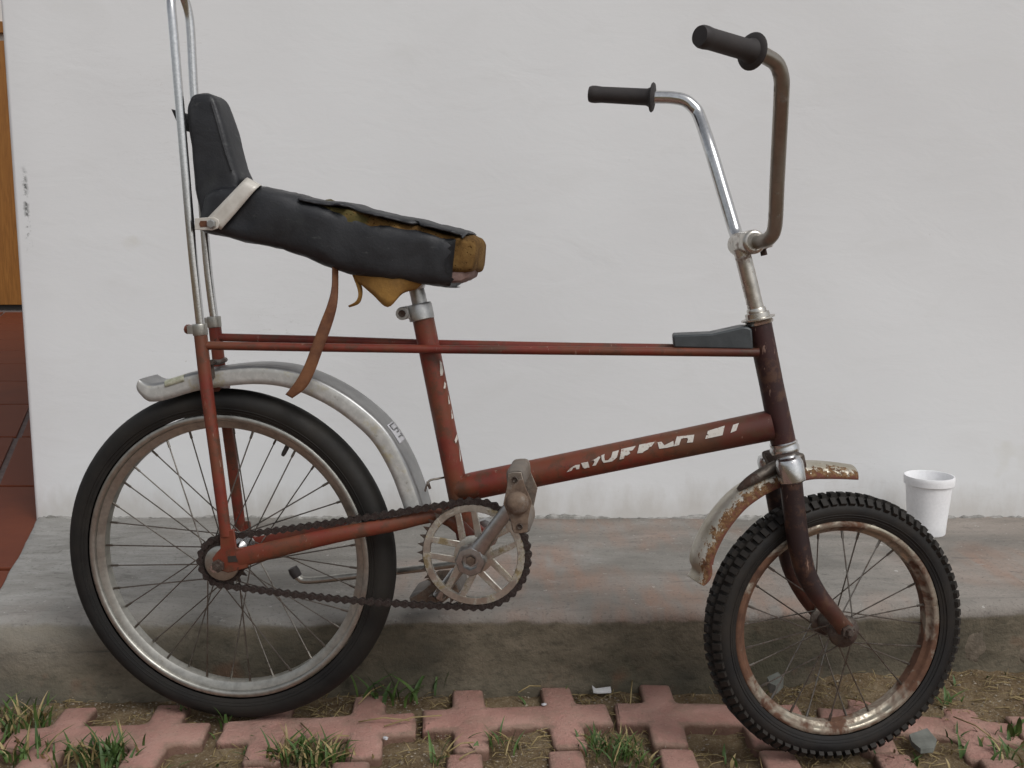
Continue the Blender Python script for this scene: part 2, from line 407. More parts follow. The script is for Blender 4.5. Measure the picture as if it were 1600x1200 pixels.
M = dict(
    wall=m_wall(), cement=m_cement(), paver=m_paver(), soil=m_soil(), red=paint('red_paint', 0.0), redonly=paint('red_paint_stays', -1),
    maroon=paint('maroon_paint', 0.35), forkp=paint('fork_paint', -2),
    chrome=metal('chrome', (.62, .62, .62), .26, (.10, .26), .35, scale=60), chromer=metal('pitted_chrome', (.60, .57, .52), .40, (.2, .4), .6),
    brown=metal('rusted_chrome', (.33, .300, .260), .40, (.30, .45), .35, (.125, .105, .086), 14),
    rim=metal('dull_rim', (.45, .44, .40), .28, (.36, .52), .55, (.20, .18, .135)),
    frim=metal('rusty_rim', (.46, .42, .34), .54, (.3, .5), .5, (.13, .062, .034), 11),
    alu=metal('cast_aluminium', (.50, .50, .49), .28, (.3, .5), .5, (.30, .27, .22)),
    ring=metal('yellowed_alloy', (.62, .60, .54), .43, (.3, .5), .5, (.30, .24, .13), 26),
    steel=metal('dark_steel', (.16, .14, .12), .5, (.35, .6), .5, (.055, .03, .02)),
    chain=metal('rusty_chain', (.10, .085, .075), .50, (.3, .5), .5, (.026, .014, .011), 90),
    spoke=metal('spoke_wire', (.20, .185, .165), .42, (.3, .5), .5, (.085, .05, .03), 40),
    pedal=metal('dirty_pedal', (.30, .26, .22), .52, (.5, .7), .5, (.19, .135, .095), 26),
    tyre=m_rubber('old_tyre', (.0055, .005, .005), (.011, .0105, .0095), (.022, .019, .015)),
    ftyre=m_rubber('knobbly_tyre', (.006, .0055, .0055), (.012, .0112, .0105), (.026, .020, .014)),
    grip=m_rubber('grip_rubber', (.018, .017, .018), (.032, .030, .030), (.05, .042, .04)),
    block=m_rubber('pedal_rubber', (.10, .09, .08), (.16, .145, .13), (.20, .16, .125)),
    vinyl=m_vinyl(), foam=m_foam(), rguard=m_rguard(), fguard=m_fguard(),
    plastic=simple('grey_plastic', (.040, .046, .050), (.058, .066, .070), 40, (.35, .55)),
    band=simple('cream_band', (.50, .47, .42), (.63, .60, .55), 35, (.35, .55), .15),
    strap=simple('old_leather', (.10, .036, .016), (.20, .085, .035), 30, (.6, .85), 0, .5),
    rag=simple('yellow_cloth', (.15, .075, .018), (.30, .16, .035), 22, (.8, .95), 0, .5, .002),
    board=simple('seat_board', (.16, .095, .08), (.24, .16, .14), 35, (.8, .95), 0, .5, .002),
    terracotta=m_terracotta(), wood=m_wood(), grout=simple('grout', (.10, .075, .07), (.16, .12, .11), 30, (.85, .95)),
    grass=m_grass('grass_green', (.028, .062, .012), (.085, .145, .030)), straw=m_grass('dry_straw', (.20, .145, .06), (.36, .28, .13)),
    pebble=simple('pebble', (.13, .10, .07), (.36, .31, .24), 25, (.8, .95)),
    mortar=simple('mortar', (.16, .155, .14), (.36, .35, .33), 45, (.85, .95), 0, .6, .003),
    cup=m_cup(), paper=simple('scrap_white', (.62, .62, .62), (.72, .72, .72), 60, (.7, .9)),
    decal=m_decal(), ink=simple('ink', (.07, .07, .07), (.16, .16, .16), 80), label=simple('label_white', (.40, .40, .42), (.50, .50, .52), 80),
    reflector=simple('yellowed_label', (.27, .27, .19), (.46, .46, .36), 110, (.35, .5)),
    dark=simple('dark_gap', (.02, .017, .015), (.03, .025, .02), 20), stone=simple('kerb_stone', (.10, .082, .060), (.20, .165, .125), 30, (.85, .95), 0, .6, .004),
    white_wall=simple('porch_wall', (.62, .60, .56), (.68, .66, .63), 6, (.7, .85)),
    slate=simple('grey_chip', (.11, .115, .10), (.18, .185, .165), 40, (.8, .95)),
)
# ================================================================== SETTING
ZL = 0.125                                             # pavement height above the pavers
YW = 2.170                                             # wall plane
XC = -1.071                                            # left end of the wall
# ground sheet
g = MB(); n = 8
xs = [-150, -40, -8, -2.6, 2.6, 8, 40, 150]; ys = [-150, -40, -8, -2, 1.7, 12, 40, 150]
for y in ys: g.ring([(x, y, -0.045) for x in xs])
for j in range(7):
    for i in range(7): g.f.append((j * 8 + i, j * 8 + i + 1, j * 8 + i + 9, j * 8 + i + 8))
ground = tag(g.build('ground', M['soil']), 'bare brown earth under and around the paving', None, None, 'structure')
def kerb_y(x): return interp([(-3, 1.50), (-.81, 1.549), (-.107, 1.581), (.322, 1.585), (.83, 1.61), (4, 1.70)], x)
def soil_z(x, y):
    d = kerb_y(x) - y
    z = -0.017 + 0.007 * fbm((x, y, 0), 9) + 0.0035 * fbm((x, y, 0), 45, 3)
    m = max(0, min(1, (x - .40) / .2)) * max(0, 1 - d / .13)
    return z + 0.030 * m
g = MB(); rows = []
ny_, nx_ = 120, 330
for j in range(ny_ + 1):
    y = 0.75 + (1.72 - .75) * j / ny_
    g.ring([(-1.65 + 3.3 * i / nx_, y, soil_z(-1.65 + 3.3 * i / nx_, y)) for i in range(nx_ + 1)])
for j in range(ny_):
    for i in range(nx_):
        a = j * (nx_ + 1) + i; g.f.append((a, a + 1, a + nx_ + 2, a + nx_ + 1))
soil = tag(g.build('soil', M['soil'], None, 180), 'brown gritty soil filling the openings of the paving', None, None, 'structure')

# lattice pavers
def paver_outline():
    hx, hy, bw, aw, ax = .1475, .1005, .0345, .0262, .0735; fz = .010
    P = []
    def q(sx, sy, lst): return [(sx * a, sy * b) for a, b in lst]
    ur = [(hx, 0), (hx, bw - .004), (hx - .004, bw), (ax + aw + fz, bw), (ax + aw + fz * .3, bw + fz * .3), (ax + aw, bw + fz), (ax + aw, hy - .006), (ax + aw - .006, hy),
          (ax - aw + .006, hy), (ax - aw, hy - .006), (ax - aw, bw + fz), (ax - aw - fz * .3, bw + fz * .3), (ax - aw - fz, bw), (0, bw)]
    P += ur; P += list(reversed(q(-1, 1, ur)))[1:]
    P += q(-1, -1, ur)[1:]; P += list(reversed(q(1, -1, ur)))[1:-1]
    return P
def paver_mesh(seed):
    P = [(x + .0030 * fbm((x, y, seed), 55), y + .0030 * fbm((y, x, seed + 4), 55)) for x, y in paver_outline()]
    g = MB()
    def inset(d):
        out = []; m = len(P)
        for i in range(m):
            a = V((*P[i - 1], 0)); b = V((*P[i], 0)); c = V((*P[(i + 1) % m], 0))
            t = (c - a).normalized(); nrm = V((-t.y, t.x, 0)); out.append((b + nrm * d))
        return out
    A = [(x, y, -.05) for x, y in P]; B = [(x, y, -.005) for x, y in P]
    C = [(p.x, p.y, -.0014) for p in inset(.0015)]; D = [(p.x, p.y, 0) for p in inset(.0045)]
    ids = [g.ring(r) for r in (A, B, C, D)]
    for a, b in zip(ids, ids[1:]): g.bridge(a, b)
    g.f.append(tuple(ids[-1]))
    return g.mesh('paver', 50)
pav_meshes = []
for k in range(4):
    me = paver_mesh(k * 3.7); me.materials.append(M['paver']); pav_meshes.append(me)
paving = tag(empty('paving'), 'pinkish red lattice paving with open cells', None, None, 'structure')
def row_y(x): return interp([(-2.6, 1.36), (-.9, 1.403), (-.6, 1.414), (-.297, 1.442), (.005, 1.476), (.31, 1.482), (.615, 1.462), (.92, 1.435), (2.6, 1.39)], x)
for r in range(8):
    for i in range(-7, 8):
        x = .006 + i * .3035 - .010 * (i < -1) + .0135 * r * .35 * (0 if r == 0 else 1) + random.uniform(-.002, .002)
        sl = (row_y(x + .15) - row_y(x - .15)) / .3
        y = row_y(x) - r * .2065 + random.uniform(-.002, .002)
        o = bpy.data.objects.new('paver', pav_meshes[(i * 3 + r) % 4]); COL.objects.link(o); o.parent = paving
        extra = -.30 if (r == 0 and i == 2) else 0.0
        o.location = (x + (.02 if extra else 0), y - (.0 if not extra else .004), random.uniform(-.0025, .0015) - (0.004 if extra else 0))
        o.rotation_euler = (random.uniform(-.008, .008), random.uniform(-.008, .008), math.atan(sl) + random.uniform(-.012, .012) + extra * .35 + (math.pi if (i + r) % 2 else 0))

# cement pavement with its kerb
def tile_edge(x):                                      # where the tiles stop, left of the wall end
    pts = [(-3.2, 1.60), (-1.35, 1.615), (-1.10, 1.625), (-.96, 1.64), (-.905, 1.668), (-.925, 1.74), (-.97, 1.90), (-1.03, 2.09), (-1.055, 2.19)]
    return pts
kb = MB(); ids = []
XE = -.905
def back_y(x):
    return interp([(-3.2, 1.60), (-1.35, 1.615), (-1.10, 1.625), (-.96, 1.64), (-.905, 1.668)], x)
def edge_top(x): return ZL + interp([(-3, -.004), (-.7, -.004), (0, 0), (.8, .008), (4, .008)], x)
def deck_z(x, y):
    y0 = kerb_y(x); t = max(0, min(1, (y - y0 - .03) / .55)); p = (x, y, .12)
    return edge_top(x) * (1 - t) + ZL * t + .0022 * fbm(p, 6, 2) + .0012 * fbm(p, 28, 5)
def column(x, yb):
    y0 = kerb_y(x); rr = interp([(-3, .045), (-.7, .045), (-.35, .016), (.5, .014), (.75, .022), (4, .02)], x); top = edge_top(x)
    ring = []
    prof = [(y0 - .006, -.06), (y0, 0), (y0 + .002, .02), (y0, .045), (y0 - .002, .07), (y0 + .001, top - rr - .01)]
    for k in range(5):
        q = math.pi / 2 * k / 5; prof.append((y0 + rr - rr * math.cos(q), top - rr + rr * math.sin(q)))
    for (y, z) in prof:
        p = (x, y, z); ring.append((x, y + .007 * fbm(p, 6, 2) + .0035 * fbm(p, 28, 5), z + .002 * fbm(p, 28, 5)))
    for k in range(26):
        y = y0 + rr + (yb - y0 - rr) * k / 25; ring.append((x, y, deck_z(x, y)))
    if yb < 2: ring.append((x, yb + .001, ZL - .03))
    return ring
for lo, hi, nn_, full in ((-3.0, XE, 110, False), (XE, 4.0, 330, True)):
    ids = [kb.ring(column(lo + (hi - lo) * i / nn_, YW + .05 if full else back_y(lo + (hi - lo) * i / nn_))) for i in range(nn_ + 1)]
    for a_, b_ in zip(ids, ids[1:]): kb.bridge(a_, b_, False)
wedge = [(XE - .001, 1.668), (-.925, 1.74), (-.975, 1.90), (-1.04, 2.09), (XC + .001, 2.19)]
prev = None
for k in range(25):
    t = k / 24 * (len(wedge) - 1); i = min(int(t), len(wedge) - 2); f_ = t - i
    ex = wedge[i][0] + (wedge[i + 1][0] - wedge[i][0]) * f_ + .004 * fbm((k * .3, 0, 0), 1.0, 2); ey = wedge[i][1] + (wedge[i + 1][1] - wedge[i][1]) * f_
    rg = kb.ring([(ex, ey, ZL - .03), (ex + .001, ey, deck_z(ex, ey) - .003)] + [(ex + .004 + (XE - ex - .004) * q / 8, ey, deck_z(ex + .004 + (XE - ex - .004) * q / 8, ey)) for q in range(9)])
    if prev: kb.bridge(prev, rg, False)
    prev = rg
pavement = tag(kb.build('pavement', M['cement'], None, 60), 'grey cement pavement with stained top and dark mossy kerb face', None, None, 'structure')
# stones showing in the kerb face at the right
def lump(c, rad, seed, sub=3, amp=.25, fr=1.6):
    bm = bmesh.new(); bmesh.ops.create_icosphere(bm, subdivisions=sub, radius=1)
    for v in bm.verts:
        d = 1 + amp * fbm(v.co, fr, seed)
        v.co = V((c[0] + v.co.x * d * rad[0], c[1] + v.co.y * d * rad[1], c[2] + v.co.z * d * rad[2]))
    return bm
def bm_obj(bm, name, mat, parent=None, ang=60):
    me = bpy.data.meshes.new(name); bm.to_mesh(me); bm.free(); me.shade_smooth(); me.set_sharp_from_angle(angle=R(ang))
    return link(name, me, mat, parent)
for (u, v, rx, rz, ry, sd) in ((1522, 1002, .040, .036, .004, 1), (1512, 964, .018, .010, .003, 5), (1602, 1018, .024, .024, .004, 9), (1670, 990, .04, .035, .004, 12)):
    p = on_y(u, v, kerb_y(on_y(u, v, 1.6).x) + .010)
    bm_obj(lump(p, (rx, ry + .006, rz), sd, 3, .22), 'stone', M['stone'], pavement)
# crumbling mortar along the foot of the wall
mb = MB(); ids = []
for i in range(900):
    x = -1.05 + 5.0 * i / 899
    h = max(0.0, .0035 + .009 * fbm((x, 0, 0), 5, 3) + .005 * fbm((x, 0, 0), 60, 1)); d = .006 + .006 * fbm((x, 0, 0), 30, 7) + h * .5
    ids.append(mb.ring([(x, YW - max(d, .002), ZL - .004), (x, YW - max(d, .002) * .8, ZL + h * .55), (x, YW - .0015 - d * .2, ZL + h), (x, YW + .01, ZL + h)]))
for a, b in zip(ids, ids[1:]): mb.bridge(a, b, False)
mo = mb.build('mortar_line', M['mortar'], None, 35)

# house wall (the whole block behind the bicycle)
hw = MB(); ids = []
x1, y1, hh = 4.2, 9.6, 3.3
plan = [(x1, YW)]
Nx = 90
for i in range(1, Nx): plan.append((x1 + (XC + .02 - x1) * i / Nx, YW))
for k in range(7):
    a = math.pi / 2 * k / 6; plan.append((XC + .012 - .012 * math.sin(a), YW + .012 - .012 * math.cos(a)))
plan += [(XC, 3.0), (XC, 5.0), (XC, y1), (x1, y1)]
zs = [ZL - .05] + [ZL + (hh - ZL) * k / 60 for k in range(61)]
for z in zs:
    ids.append(hw.ring([(x, y + (.0035 * fbm((x, 0, z), 1.6, 4) + .0012 * fbm((x, 0, z), 7, 1) if y < YW + .001 else 0), z) for x, y in plan]))
for a, b in zip(ids, ids[1:]): hw.bridge(a, b)
hw.f.append(tuple(ids[-1]))
house = tag(hw.build('house_wall', M['wall'], None, 50), 'off-white plastered house wall standing behind the bicycle', 'wall')
mo.parent = house; mo.name = 'mortar_line'
# porch floor of terracotta tiles left of the wall
porch = tag(empty('porch_floor'), 'terracotta tiled porch floor beside the wall end', None, None, 'structure')
gb = MB(); gb.prism([(-6, 1.3, ZL - .06), (XC + .1, 1.3, ZL - .06), (XC + .1, 9.6, ZL - .06), (-6, 9.6, ZL - .06)], (0, 0, .045)); 
gr = gb.build('grout_bed', M['grout'], porch)
sz = .655; rot = R(20)
for i in range(-9, 7):
    for j in range(-3, 14):
        # columns lean, rows stay parallel to the wall
        y0 = 2.498 + j * .66; 
        def cx(k, y): return -1.56 + k * .66 - (y - 3.07) * .40
        P = [(cx(i, y0) + .009, y0 + .009), (cx(i + 1, y0) - .009, y0 + .009), (cx(i + 1, y0 + .66) - .009, y0 + .651), (cx(i, y0 + .66) + .009, y0 + .651)]
        def inside(x, y):
            if y > 9.58 or x < -5.9: return False
            return True
        if not all(inside(*p) for p in P): continue
        # clip against the cement edge / wall end
        poly = [V((p[0], p[1], 0)) for p in P]
        def clip(poly, a, n):
            out = []
            for k in range(len(poly)):
                p, q = poly[k], poly[(k + 1) % len(poly)]; dp, dq = (p - a).dot(n), (q - a).dot(n)
                if dp >= 0: out.append(p)
                if dp * dq < 0: out.append(p + (q - p) * (dp / (dp - dq)))
            return out
        if min(p.y for p in poly) < YW + .02:
            poly = clip(poly, V((-.905, 1.668, 0)), V((-.52, -.155, 0)))
            if len(poly) >= 3: poly = clip(poly, V((-1.0, 1.62, 0)), V((0, 1, 0)))
        else: poly = clip(poly, V((XC - .002, 0, 0)), V((-1, 0, 0)))
        if len(poly) < 3: continue
        t = MB(); t.prism([(p.x, p.y, ZL - .02) for p in poly], (0, 0, .012))
        t.build('tile', M['terracotta'], porch, 40, .002)
# back of the porch: wall with a wooden door
YB = 9.45
bw_ = MB()
bw_.prism([(-6, YB, ZL - .03), (XC, YB, ZL - .03), (XC, YB, 3.3), (-6, YB, 3.3)], (0, .12, 0))
tag(bw_.build('porch_wall', M['white_wall'], None), 'pale wall at the far end of the tiled porch', 'wall')
door = tag(empty('wooden_door', None, (-4.68, YB, ZL)), 'orange varnished wooden door beyond the left end of the wall', 'door')
dm = MB(); dm.box((0, -.03, 1.24), ((1, 0, 0), (0, 1, 0), (0, 0, 1)), (.62, .022, 1.20)); dm.build('door_leaf', M['wood'], door, 40, .004)
for zc, hz_ in ((.55, .36), (1.75, .58)):
    for xc in (-.36, .36):
        p_ = MB(); p_.box((xc, -.058, zc), ((1, 0, 0), (0, 1, 0), (0, 0, 1)), (.19, .012, hz_)); p_.build('panel', M['wood'], door, 40, .008)
for sx in (-1, 1):
    p_ = MB(); p_.box((sx * .68, -.035, 1.25), ((1, 0, 0), (0, 1, 0), (0, 0, 1)), (.055, .034, 1.25)); p_.build('door_frame', M['wood'], door, 40, .004)
p_ = MB(); p_.box((0, -.035, 2.555), ((1, 0, 0), (0, 1, 0), (0, 0, 1)), (.735, .034, .05)); p_.build('door_frame', M['wood'], door, 40, .004)
p_ = MB(); p_.box((0, -.012, .014), ((1, 0, 0), (0, 1, 0), (0, 0, 1)), (.61, .010, .022)); p_.build('door_gap_shade', M['dark'], door)  # dark strip standing in for the shaded gap under the door leaf

# ================================================================== BICYCLE
bike = tag(empty('bicycle', None, BO), 'old rusty red chopper bicycle with torn banana seat, parked by the kerb', 'bicycle')
bike.rotation_euler = (0, 0, -PSI)
Y = V((0, 1, 0))
# ---- frame
fr = empty('frame', bike)
BBc = L(738, 871, -.060); BBc = V((BBc.x, 0, BBc.z))
AX = V((0, 0, .26))
st_top = L(661, 497); st_dir = (L(722, 785) - st_top).normalized()
st_bot = L(731, 845)
MB().tube([st_top, st_top.lerp(st_bot, .5), st_bot], .0158, 20).build('seat_tube', M['red'], fr)
DT0 = L(706, 766); DT1 = L(1206, 664)
MB().tube([DT0, DT0.lerp(DT1, .03), DT0.lerp(DT1, .07), DT0.lerp(DT1, .35), DT0.lerp(DT1, .7), DT1], [.0125, .0192, .0203, .0203, .0205, .0215], 24).build('down_tube', M['red'], fr)
MB().tube([HT, HT.lerp(HB, .5), HB], [.0172, .0166, .0176], 24).build('head_tube', M['maroon'], fr)
MB().lathe(BBc - Y * .036, Y, [(.0165, 0), (.018, .002), (.018, .07), (.0165, .072)], 20).build('bottom_bracket', M['red'], fr)
for s, ttp, stp in ((-1, [(322, 540, -.045), (500, 543, -.034), (668, 545.5, -.0235), (900, 548, -.0215), (1186, 551, -.0185)], [(313, 518, -.045), (322, 600, -.049), (338, 720, -.054), (353, 838, -.060)]),
                    (1, [(343, 527, .045), (500, 531, .034), (668, 537, .0235), (900, 542, .0215), (1186, 546, .0185)], [(335, 505, .045), (345, 590, .049), (360, 700, .054), (377, 835, .060)])):
    MB().tube([L(*p) for p in ttp], .0062, 12).build('top_tube', M['red'], fr)
    p4 = smooth_path([L(*p) for p in stp], 4)
    nn = len(p4); rr = [.0098 - .0012 * i / nn for i in range(nn)]
    MB().tube(p4, rr, 14, True, [1 if i < nn * .72 else 1 - .55 * (i - nn * .72) / (nn * .28) for i in range(nn)]).build('seat_stay', M['redonly'], fr)
    # chain stay: tube from behind the bottom bracket, flattened into the dropout
    if s < 0: cs = [(372, 872, -.060), (430, 858, -.059), (520, 837, -.052), (610, 820, -.042), (690, 806, -.030)]
    else: cs = [(400, 853, .060), (450, 842, .059), (530, 826, .052), (610, 812, .042), (700, 797, .030)]
    c4 = smooth_path([L(*p) for p in cs] + [BBc + V((-.004, s * .022, .012))], 4); nn = len(c4)
    MB().tube(c4, [.0145 - .0035 * min(1, i / 10) for i in range(nn)], 16, True, [.30 + .55 * min(1, i / 9) for i in range(nn)]).build('chain_stay', M['redonly'], fr)
    # dropout plate with an open axle slot
    if s < 0: dp = [(345, 828), (367, 826), (371, 855), (392, 856), (388, 886), (358, 894), (338, 888), (333, 872), (340, 862), (346, 856)]
    else: dp = [(368, 815), (390, 815), (393, 838), (412, 842), (408, 866), (380, 874), (362, 866), (360, 850)]
    poly = [L(u, v, s * .0585) for u, v in dp]
    MB().prism(poly, (0, s * .0045, 0)).build('dropout', M['redonly'], fr, 40, .0012)
sl = MB(); sl.box(L(367, 873, -.0632), (V((1, 0, .12)), Y, V((-.12, 0, 1))), (.0105, .0008, .0045)); sl.build('axle_slot', M['dark'], fr)
br = MB(); br.tube([L(336, 606, -.012), L(352, 603, .05)], .008, 10); br.build('brake_bridge', M['redonly'], fr)
# decal on the down tube, drawn round the tube's surface
def on_tube(u, v, a, b, rad, lift=.0005):
    r_w = ray(u, v); o = to_bike(CP); d = V((r_w.dot(E1), r_w.dot(E2), r_w.z)); ax = (b - a).normalized()
    w_ = o - a; dd = d - ax * d.dot(ax); ww = w_ - ax * w_.dot(ax)
    A = dd.dot(dd); B = 2 * dd.dot(ww); Cc = ww.dot(ww) - (rad + lift) ** 2
    D = max(B * B - 4 * A * Cc, 0); t = (-B - math.sqrt(D)) / (2 * A)
    return o + d * t
def decal(polys, *a):
    for P in polys: decal_one([P], *a)
def decal_one(polys, ox, oy, sc, a, b, rad, name, mat, parent):
    bm = bmesh.new()
    for P in polys:
        px = [V((x, y, 0)) for x, y in P]; vs = []
        for i in range(len(px)):
            p, q = px[i], px[(i + 1) % len(px)]; m = max(1, int((q - p).length / 12))
            for k in range(m): c = p.lerp(q, k / m); vs.append(bm.verts.new((c.x, c.y, 0)))
        bm.faces.new(vs)
    bmesh.ops.triangulate(bm, faces=bm.faces)
    for e_ in range(2): bmesh.ops.subdivide_edges(bm, edges=[e for e in bm.edges if e.calc_length() > 12], cuts=1)
    for v in bm.verts: v.co = on_tube(ox + v.co.x / sc, oy + v.co.y / sc, a, b, rad)
    return bm_obj(bm, name, mat, parent, 180)
letters = [
    [(118, 461), (150, 428), (185, 408), (216, 404), (212, 436), (190, 440), (186, 424), (168, 428), (156, 448)],
    [(226, 394), (250, 388), (276, 384), (288, 424), (252, 433), (236, 426), (262, 412), (240, 408)],
    [(302, 374), (332, 362), (356, 344), (368, 348), (334, 410), (308, 414), (330, 376)],
    [(374, 338), (398, 326), (396, 350), (400, 374), (424, 372), (446, 350), (458, 310), (504, 298), (488, 352), (456, 380), (392, 392), (378, 372)],
    [(522, 290), (628, 266), (604, 300), (566, 304), (562, 318), (588, 322), (566, 336), (546, 338), (540, 360), (508, 368)],
    [(654, 258), (768, 236), (742, 272), (700, 276), (694, 290), (722, 290), (690, 306), (676, 318), (638, 322)],
    [(788, 240), (816, 236), (838, 262), (904, 230), (908, 268), (860, 280), (800, 288)],
    [(930, 198), (1058, 184), (1048, 240), (1004, 244), (1016, 206), (962, 214), (946, 260), (908, 270)],
    [(1158, 156), (1282, 118), (1266, 188), (1138, 216), (1146, 190), (1232, 170), (1236, 152), (1184, 164), (1178, 174), (1152, 180)],
    [(1344, 112), (1386, 98), (1366, 154), (1324, 172)],
]
decal(letters, 860, 640, 4.706, DT0, DT1, .0210, 'decal_lettering', M['decal'], fr)
slivers = [[(436, 215), (452, 235), (464, 300), (456, 335), (440, 335)], [(472, 380), (486, 400), (480, 435), (466, 435)], [(500, 480), (516, 550), (506, 560)],
           [(524, 590), (542, 665), (530, 675)], [(570, 790), (552, 840), (562, 865), (576, 830)], [(586, 875), (602, 985), (596, 1010)]]
decal(slivers, 600, 520, 5.0, st_top, st_bot, .0158, 'decal_lettering', M['decal'], fr)
# ---- wheels
def wheel(name, c, n_, up, Ro, rim_o, rim_i, tw, tyre_mat, rim_mat, nsp, fl_r, fl_l, cross, hub_prof, hub_mat, knobby):
    wh = empty(name, bike); n_ = V(n_).normalized(); up = (V(up) - n_ * V(up).dot(n_)).normalized(); fx = up.cross(n_).normalized()
    def pt(r, a, l): return c + (fx * math.cos(a) + up * math.sin(a)) * r + n_ * l
    NS = 120
    def sweep(prof, closed, mat, nm, ang=50):
        m = MB(); ids = [m.ring([pt(r, 2 * math.pi * k / NS, l) for r, l in prof]) for k in range(NS)]
        for k in range(NS): m.bridge(ids[k], ids[(k + 1) % NS], closed)
        return m.build(nm, mat, wh, ang)
    h = Ro - rim_o
    if knobby: Rc = Ro - .0055
    else: Rc = Ro
    hc = Rc - rim_o
    tp = []
    for k in range(-9, 10):
        a = k / 9
        th = a * R(128); ll = tw * math.sin(th) * (1.0 if abs(a) < .75 else 1.0); rr = rim_o + hc * (.5 + .5 * math.cos(th)) if abs(th) < math.pi else 0
        tp.append((rr - .0035 * (1 if abs(a) > .95 else 0), ll))
    if not knobby:   # worn ribbed tread
        tp = [(r - (.0009 if abs(abs(l) - .008) < .0022 else 0), l) for r, l in tp]
    ty = sweep(tp, False, tyre_mat, 'tyre')
    for k_, hr in ((.24, .0009), (.34, .0007)):        # moulded rings on the near and far sidewalls
        for lft in (-1, 1):
            th = math.acos(max(-1, min(1, 2 * k_ - 1))); rr_ = rim_o + hc * k_; ll_ = lft * tw * math.sin(th)
            sweep([(rr_ + hr * math.cos(q), ll_ + lft * .0002 + hr * math.sin(q)) for q in [math.pi / 3 * j for j in range(6)]], True, tyre_mat, 'sidewall_ring', 80)
    w2 = tw * .66
    half = [(rim_o + .002, w2), (rim_o + .0028, w2 + .0012), (rim_o + .001, w2 + .0026), (rim_o - .0045, w2 + .0024), (rim_o - .0062, w2 + .0008), (rim_o - .0072, w2 * .80), (rim_i + .0045, w2 * .66), (rim_i + .0008, w2 * .50)]
    rp = [(r, -l) for r, l in half] + [(rim_i, 0)] + list(reversed(half))
    sweep(rp, True, rim_mat, 'rim')
    hm = MB(); hm.lathe(c, n_, hub_prof, 24); hm.build('hub', hub_mat, wh, 45)
    # spokes: one shared mesh, one object each
    ref = None; smesh = None; nip = None
    for k in range(nsp):
        side = -1 if k % 2 == 0 else 1; j = k // 2
        a_r = 2 * math.pi * k / nsp + .05; sg = 1 if j % 2 == 0 else -1; a_h = a_r + sg * cross
        p0 = pt(fl_r, a_h, side * fl_l); p1 = pt(rim_i + .002, a_r, side * .004)
        ln = (p1 - p0).length
        if smesh is None:
            ref = ln; q = MB(); q.tube([(0, 0, 0), (0, 0, ln * .5), (0, 0, ln)], .00105, 6); q.tube([(0, 0, ln - .013), (0, 0, ln)], .0019, 6)
            smesh = q.mesh('spoke'); smesh.materials.append(M['spoke'])
        o = bpy.data.objects.new('spoke', smesh); COL.objects.link(o); o.parent = wh
        if name == 'front_wheel' and k in (5, 12, 19): bpy.data.objects.remove(o); continue
        o.matrix_local = Matrix.Translation(p0) @ (p1 - p0).to_track_quat('Z', 'Y').to_matrix().to_4x4() @ Matrix.Diagonal((1, 1, ln / ref, 1))
    if knobby:
        km = MB(); km.prism([V((-.0046, -.0052, -.006)), V((.0046, -.0052, -.006)), V((.0050, .0052, -.006)), V((-.0050, .0052, -.006))], (0, 0, .0115))
        for q in range(4, 8): km.v[q].x *= .86; km.v[q].y *= .88
        kme = km.mesh('tread_knob', 30); kme.materials.append(tyre_mat)
        NK = 84
        for k in range(NK):
            a = 2 * math.pi * k / NK
            for (lr, th, ph) in ((-1, -R(47), 0), (1, R(47), 0), (0, 0, .5)):
                aa = a + ph * 2 * math.pi / NK
                rad = (fx * math.cos(aa) + up * math.sin(aa)); z_ = rad * math.cos(th) + n_ * math.sin(th)
                t_ = (-fx * math.sin(aa) + up * math.cos(aa)); y_ = z_.cross(t_)
                rr = rim_o + hc * (.5 + .5 * math.cos(th * 1.05)); ll = tw * math.sin(th)
                p = c + rad * rr + n_ * ll
                o = bpy.data.objects.new('tread_knob', kme); COL.objects.link(o); o.parent = wh
                m3 = Matrix((t_, y_, z_)).transposed().to_4x4(); jit = 1 + random.uniform(-.12, .12)
                o.matrix_local = Matrix.Translation(p) @ m3 @ Matrix.Diagonal((jit, 1.25 if lr else 1.5, random.uniform(.85, 1.05), 1))
    return wh, pt
rw, rpt = wheel('rear_wheel', V((.003, 0, .2585)), Y, V((0, 0, 1)), .26, .2195, .2005, .0228, M['tyre'], M['rim'], 36, .027, .029, R(52),
                [(.006, -.062), (.006, -.050), (.022, -.036), (.030, -.032), (.030, -.029), (.018, -.027), (.017, 0), (.018, .027), (.030, .029), (.030, .032), (.017, .034), (.017, .05), (.006, .052), (.006, .066)], M['chrome'], False)
vp = to_bike(CP)
va = math.pi - math.atan2(L(448, 692).z - .26, L(448, 692).x)
MB().tube([rpt(.201, va, 0), rpt(.186, va, 0), rpt(.182, va, 0)], [.0038, .0034, .0025], 10).build('valve', M['grip'], rw)
FWc = F(1303, 977)
fw, fpt = wheel('front_wheel', FWc, FN, FK, .194, .1525, .1385, .0222, M['ftyre'], M['frim'], 28, .019, .027, R(48),
                [(.005, -.052), (.005, -.044), (.013, -.040), (.021, -.031), (.023, -.029), (.023, -.026), (.015, -.022), (.0165, -.005), (.0165, .005), (.015, .022), (.023, .026), (.023, .029), (.021, .031), (.013, .040), (.005, .044), (.005, .052)], M['steel'], True)
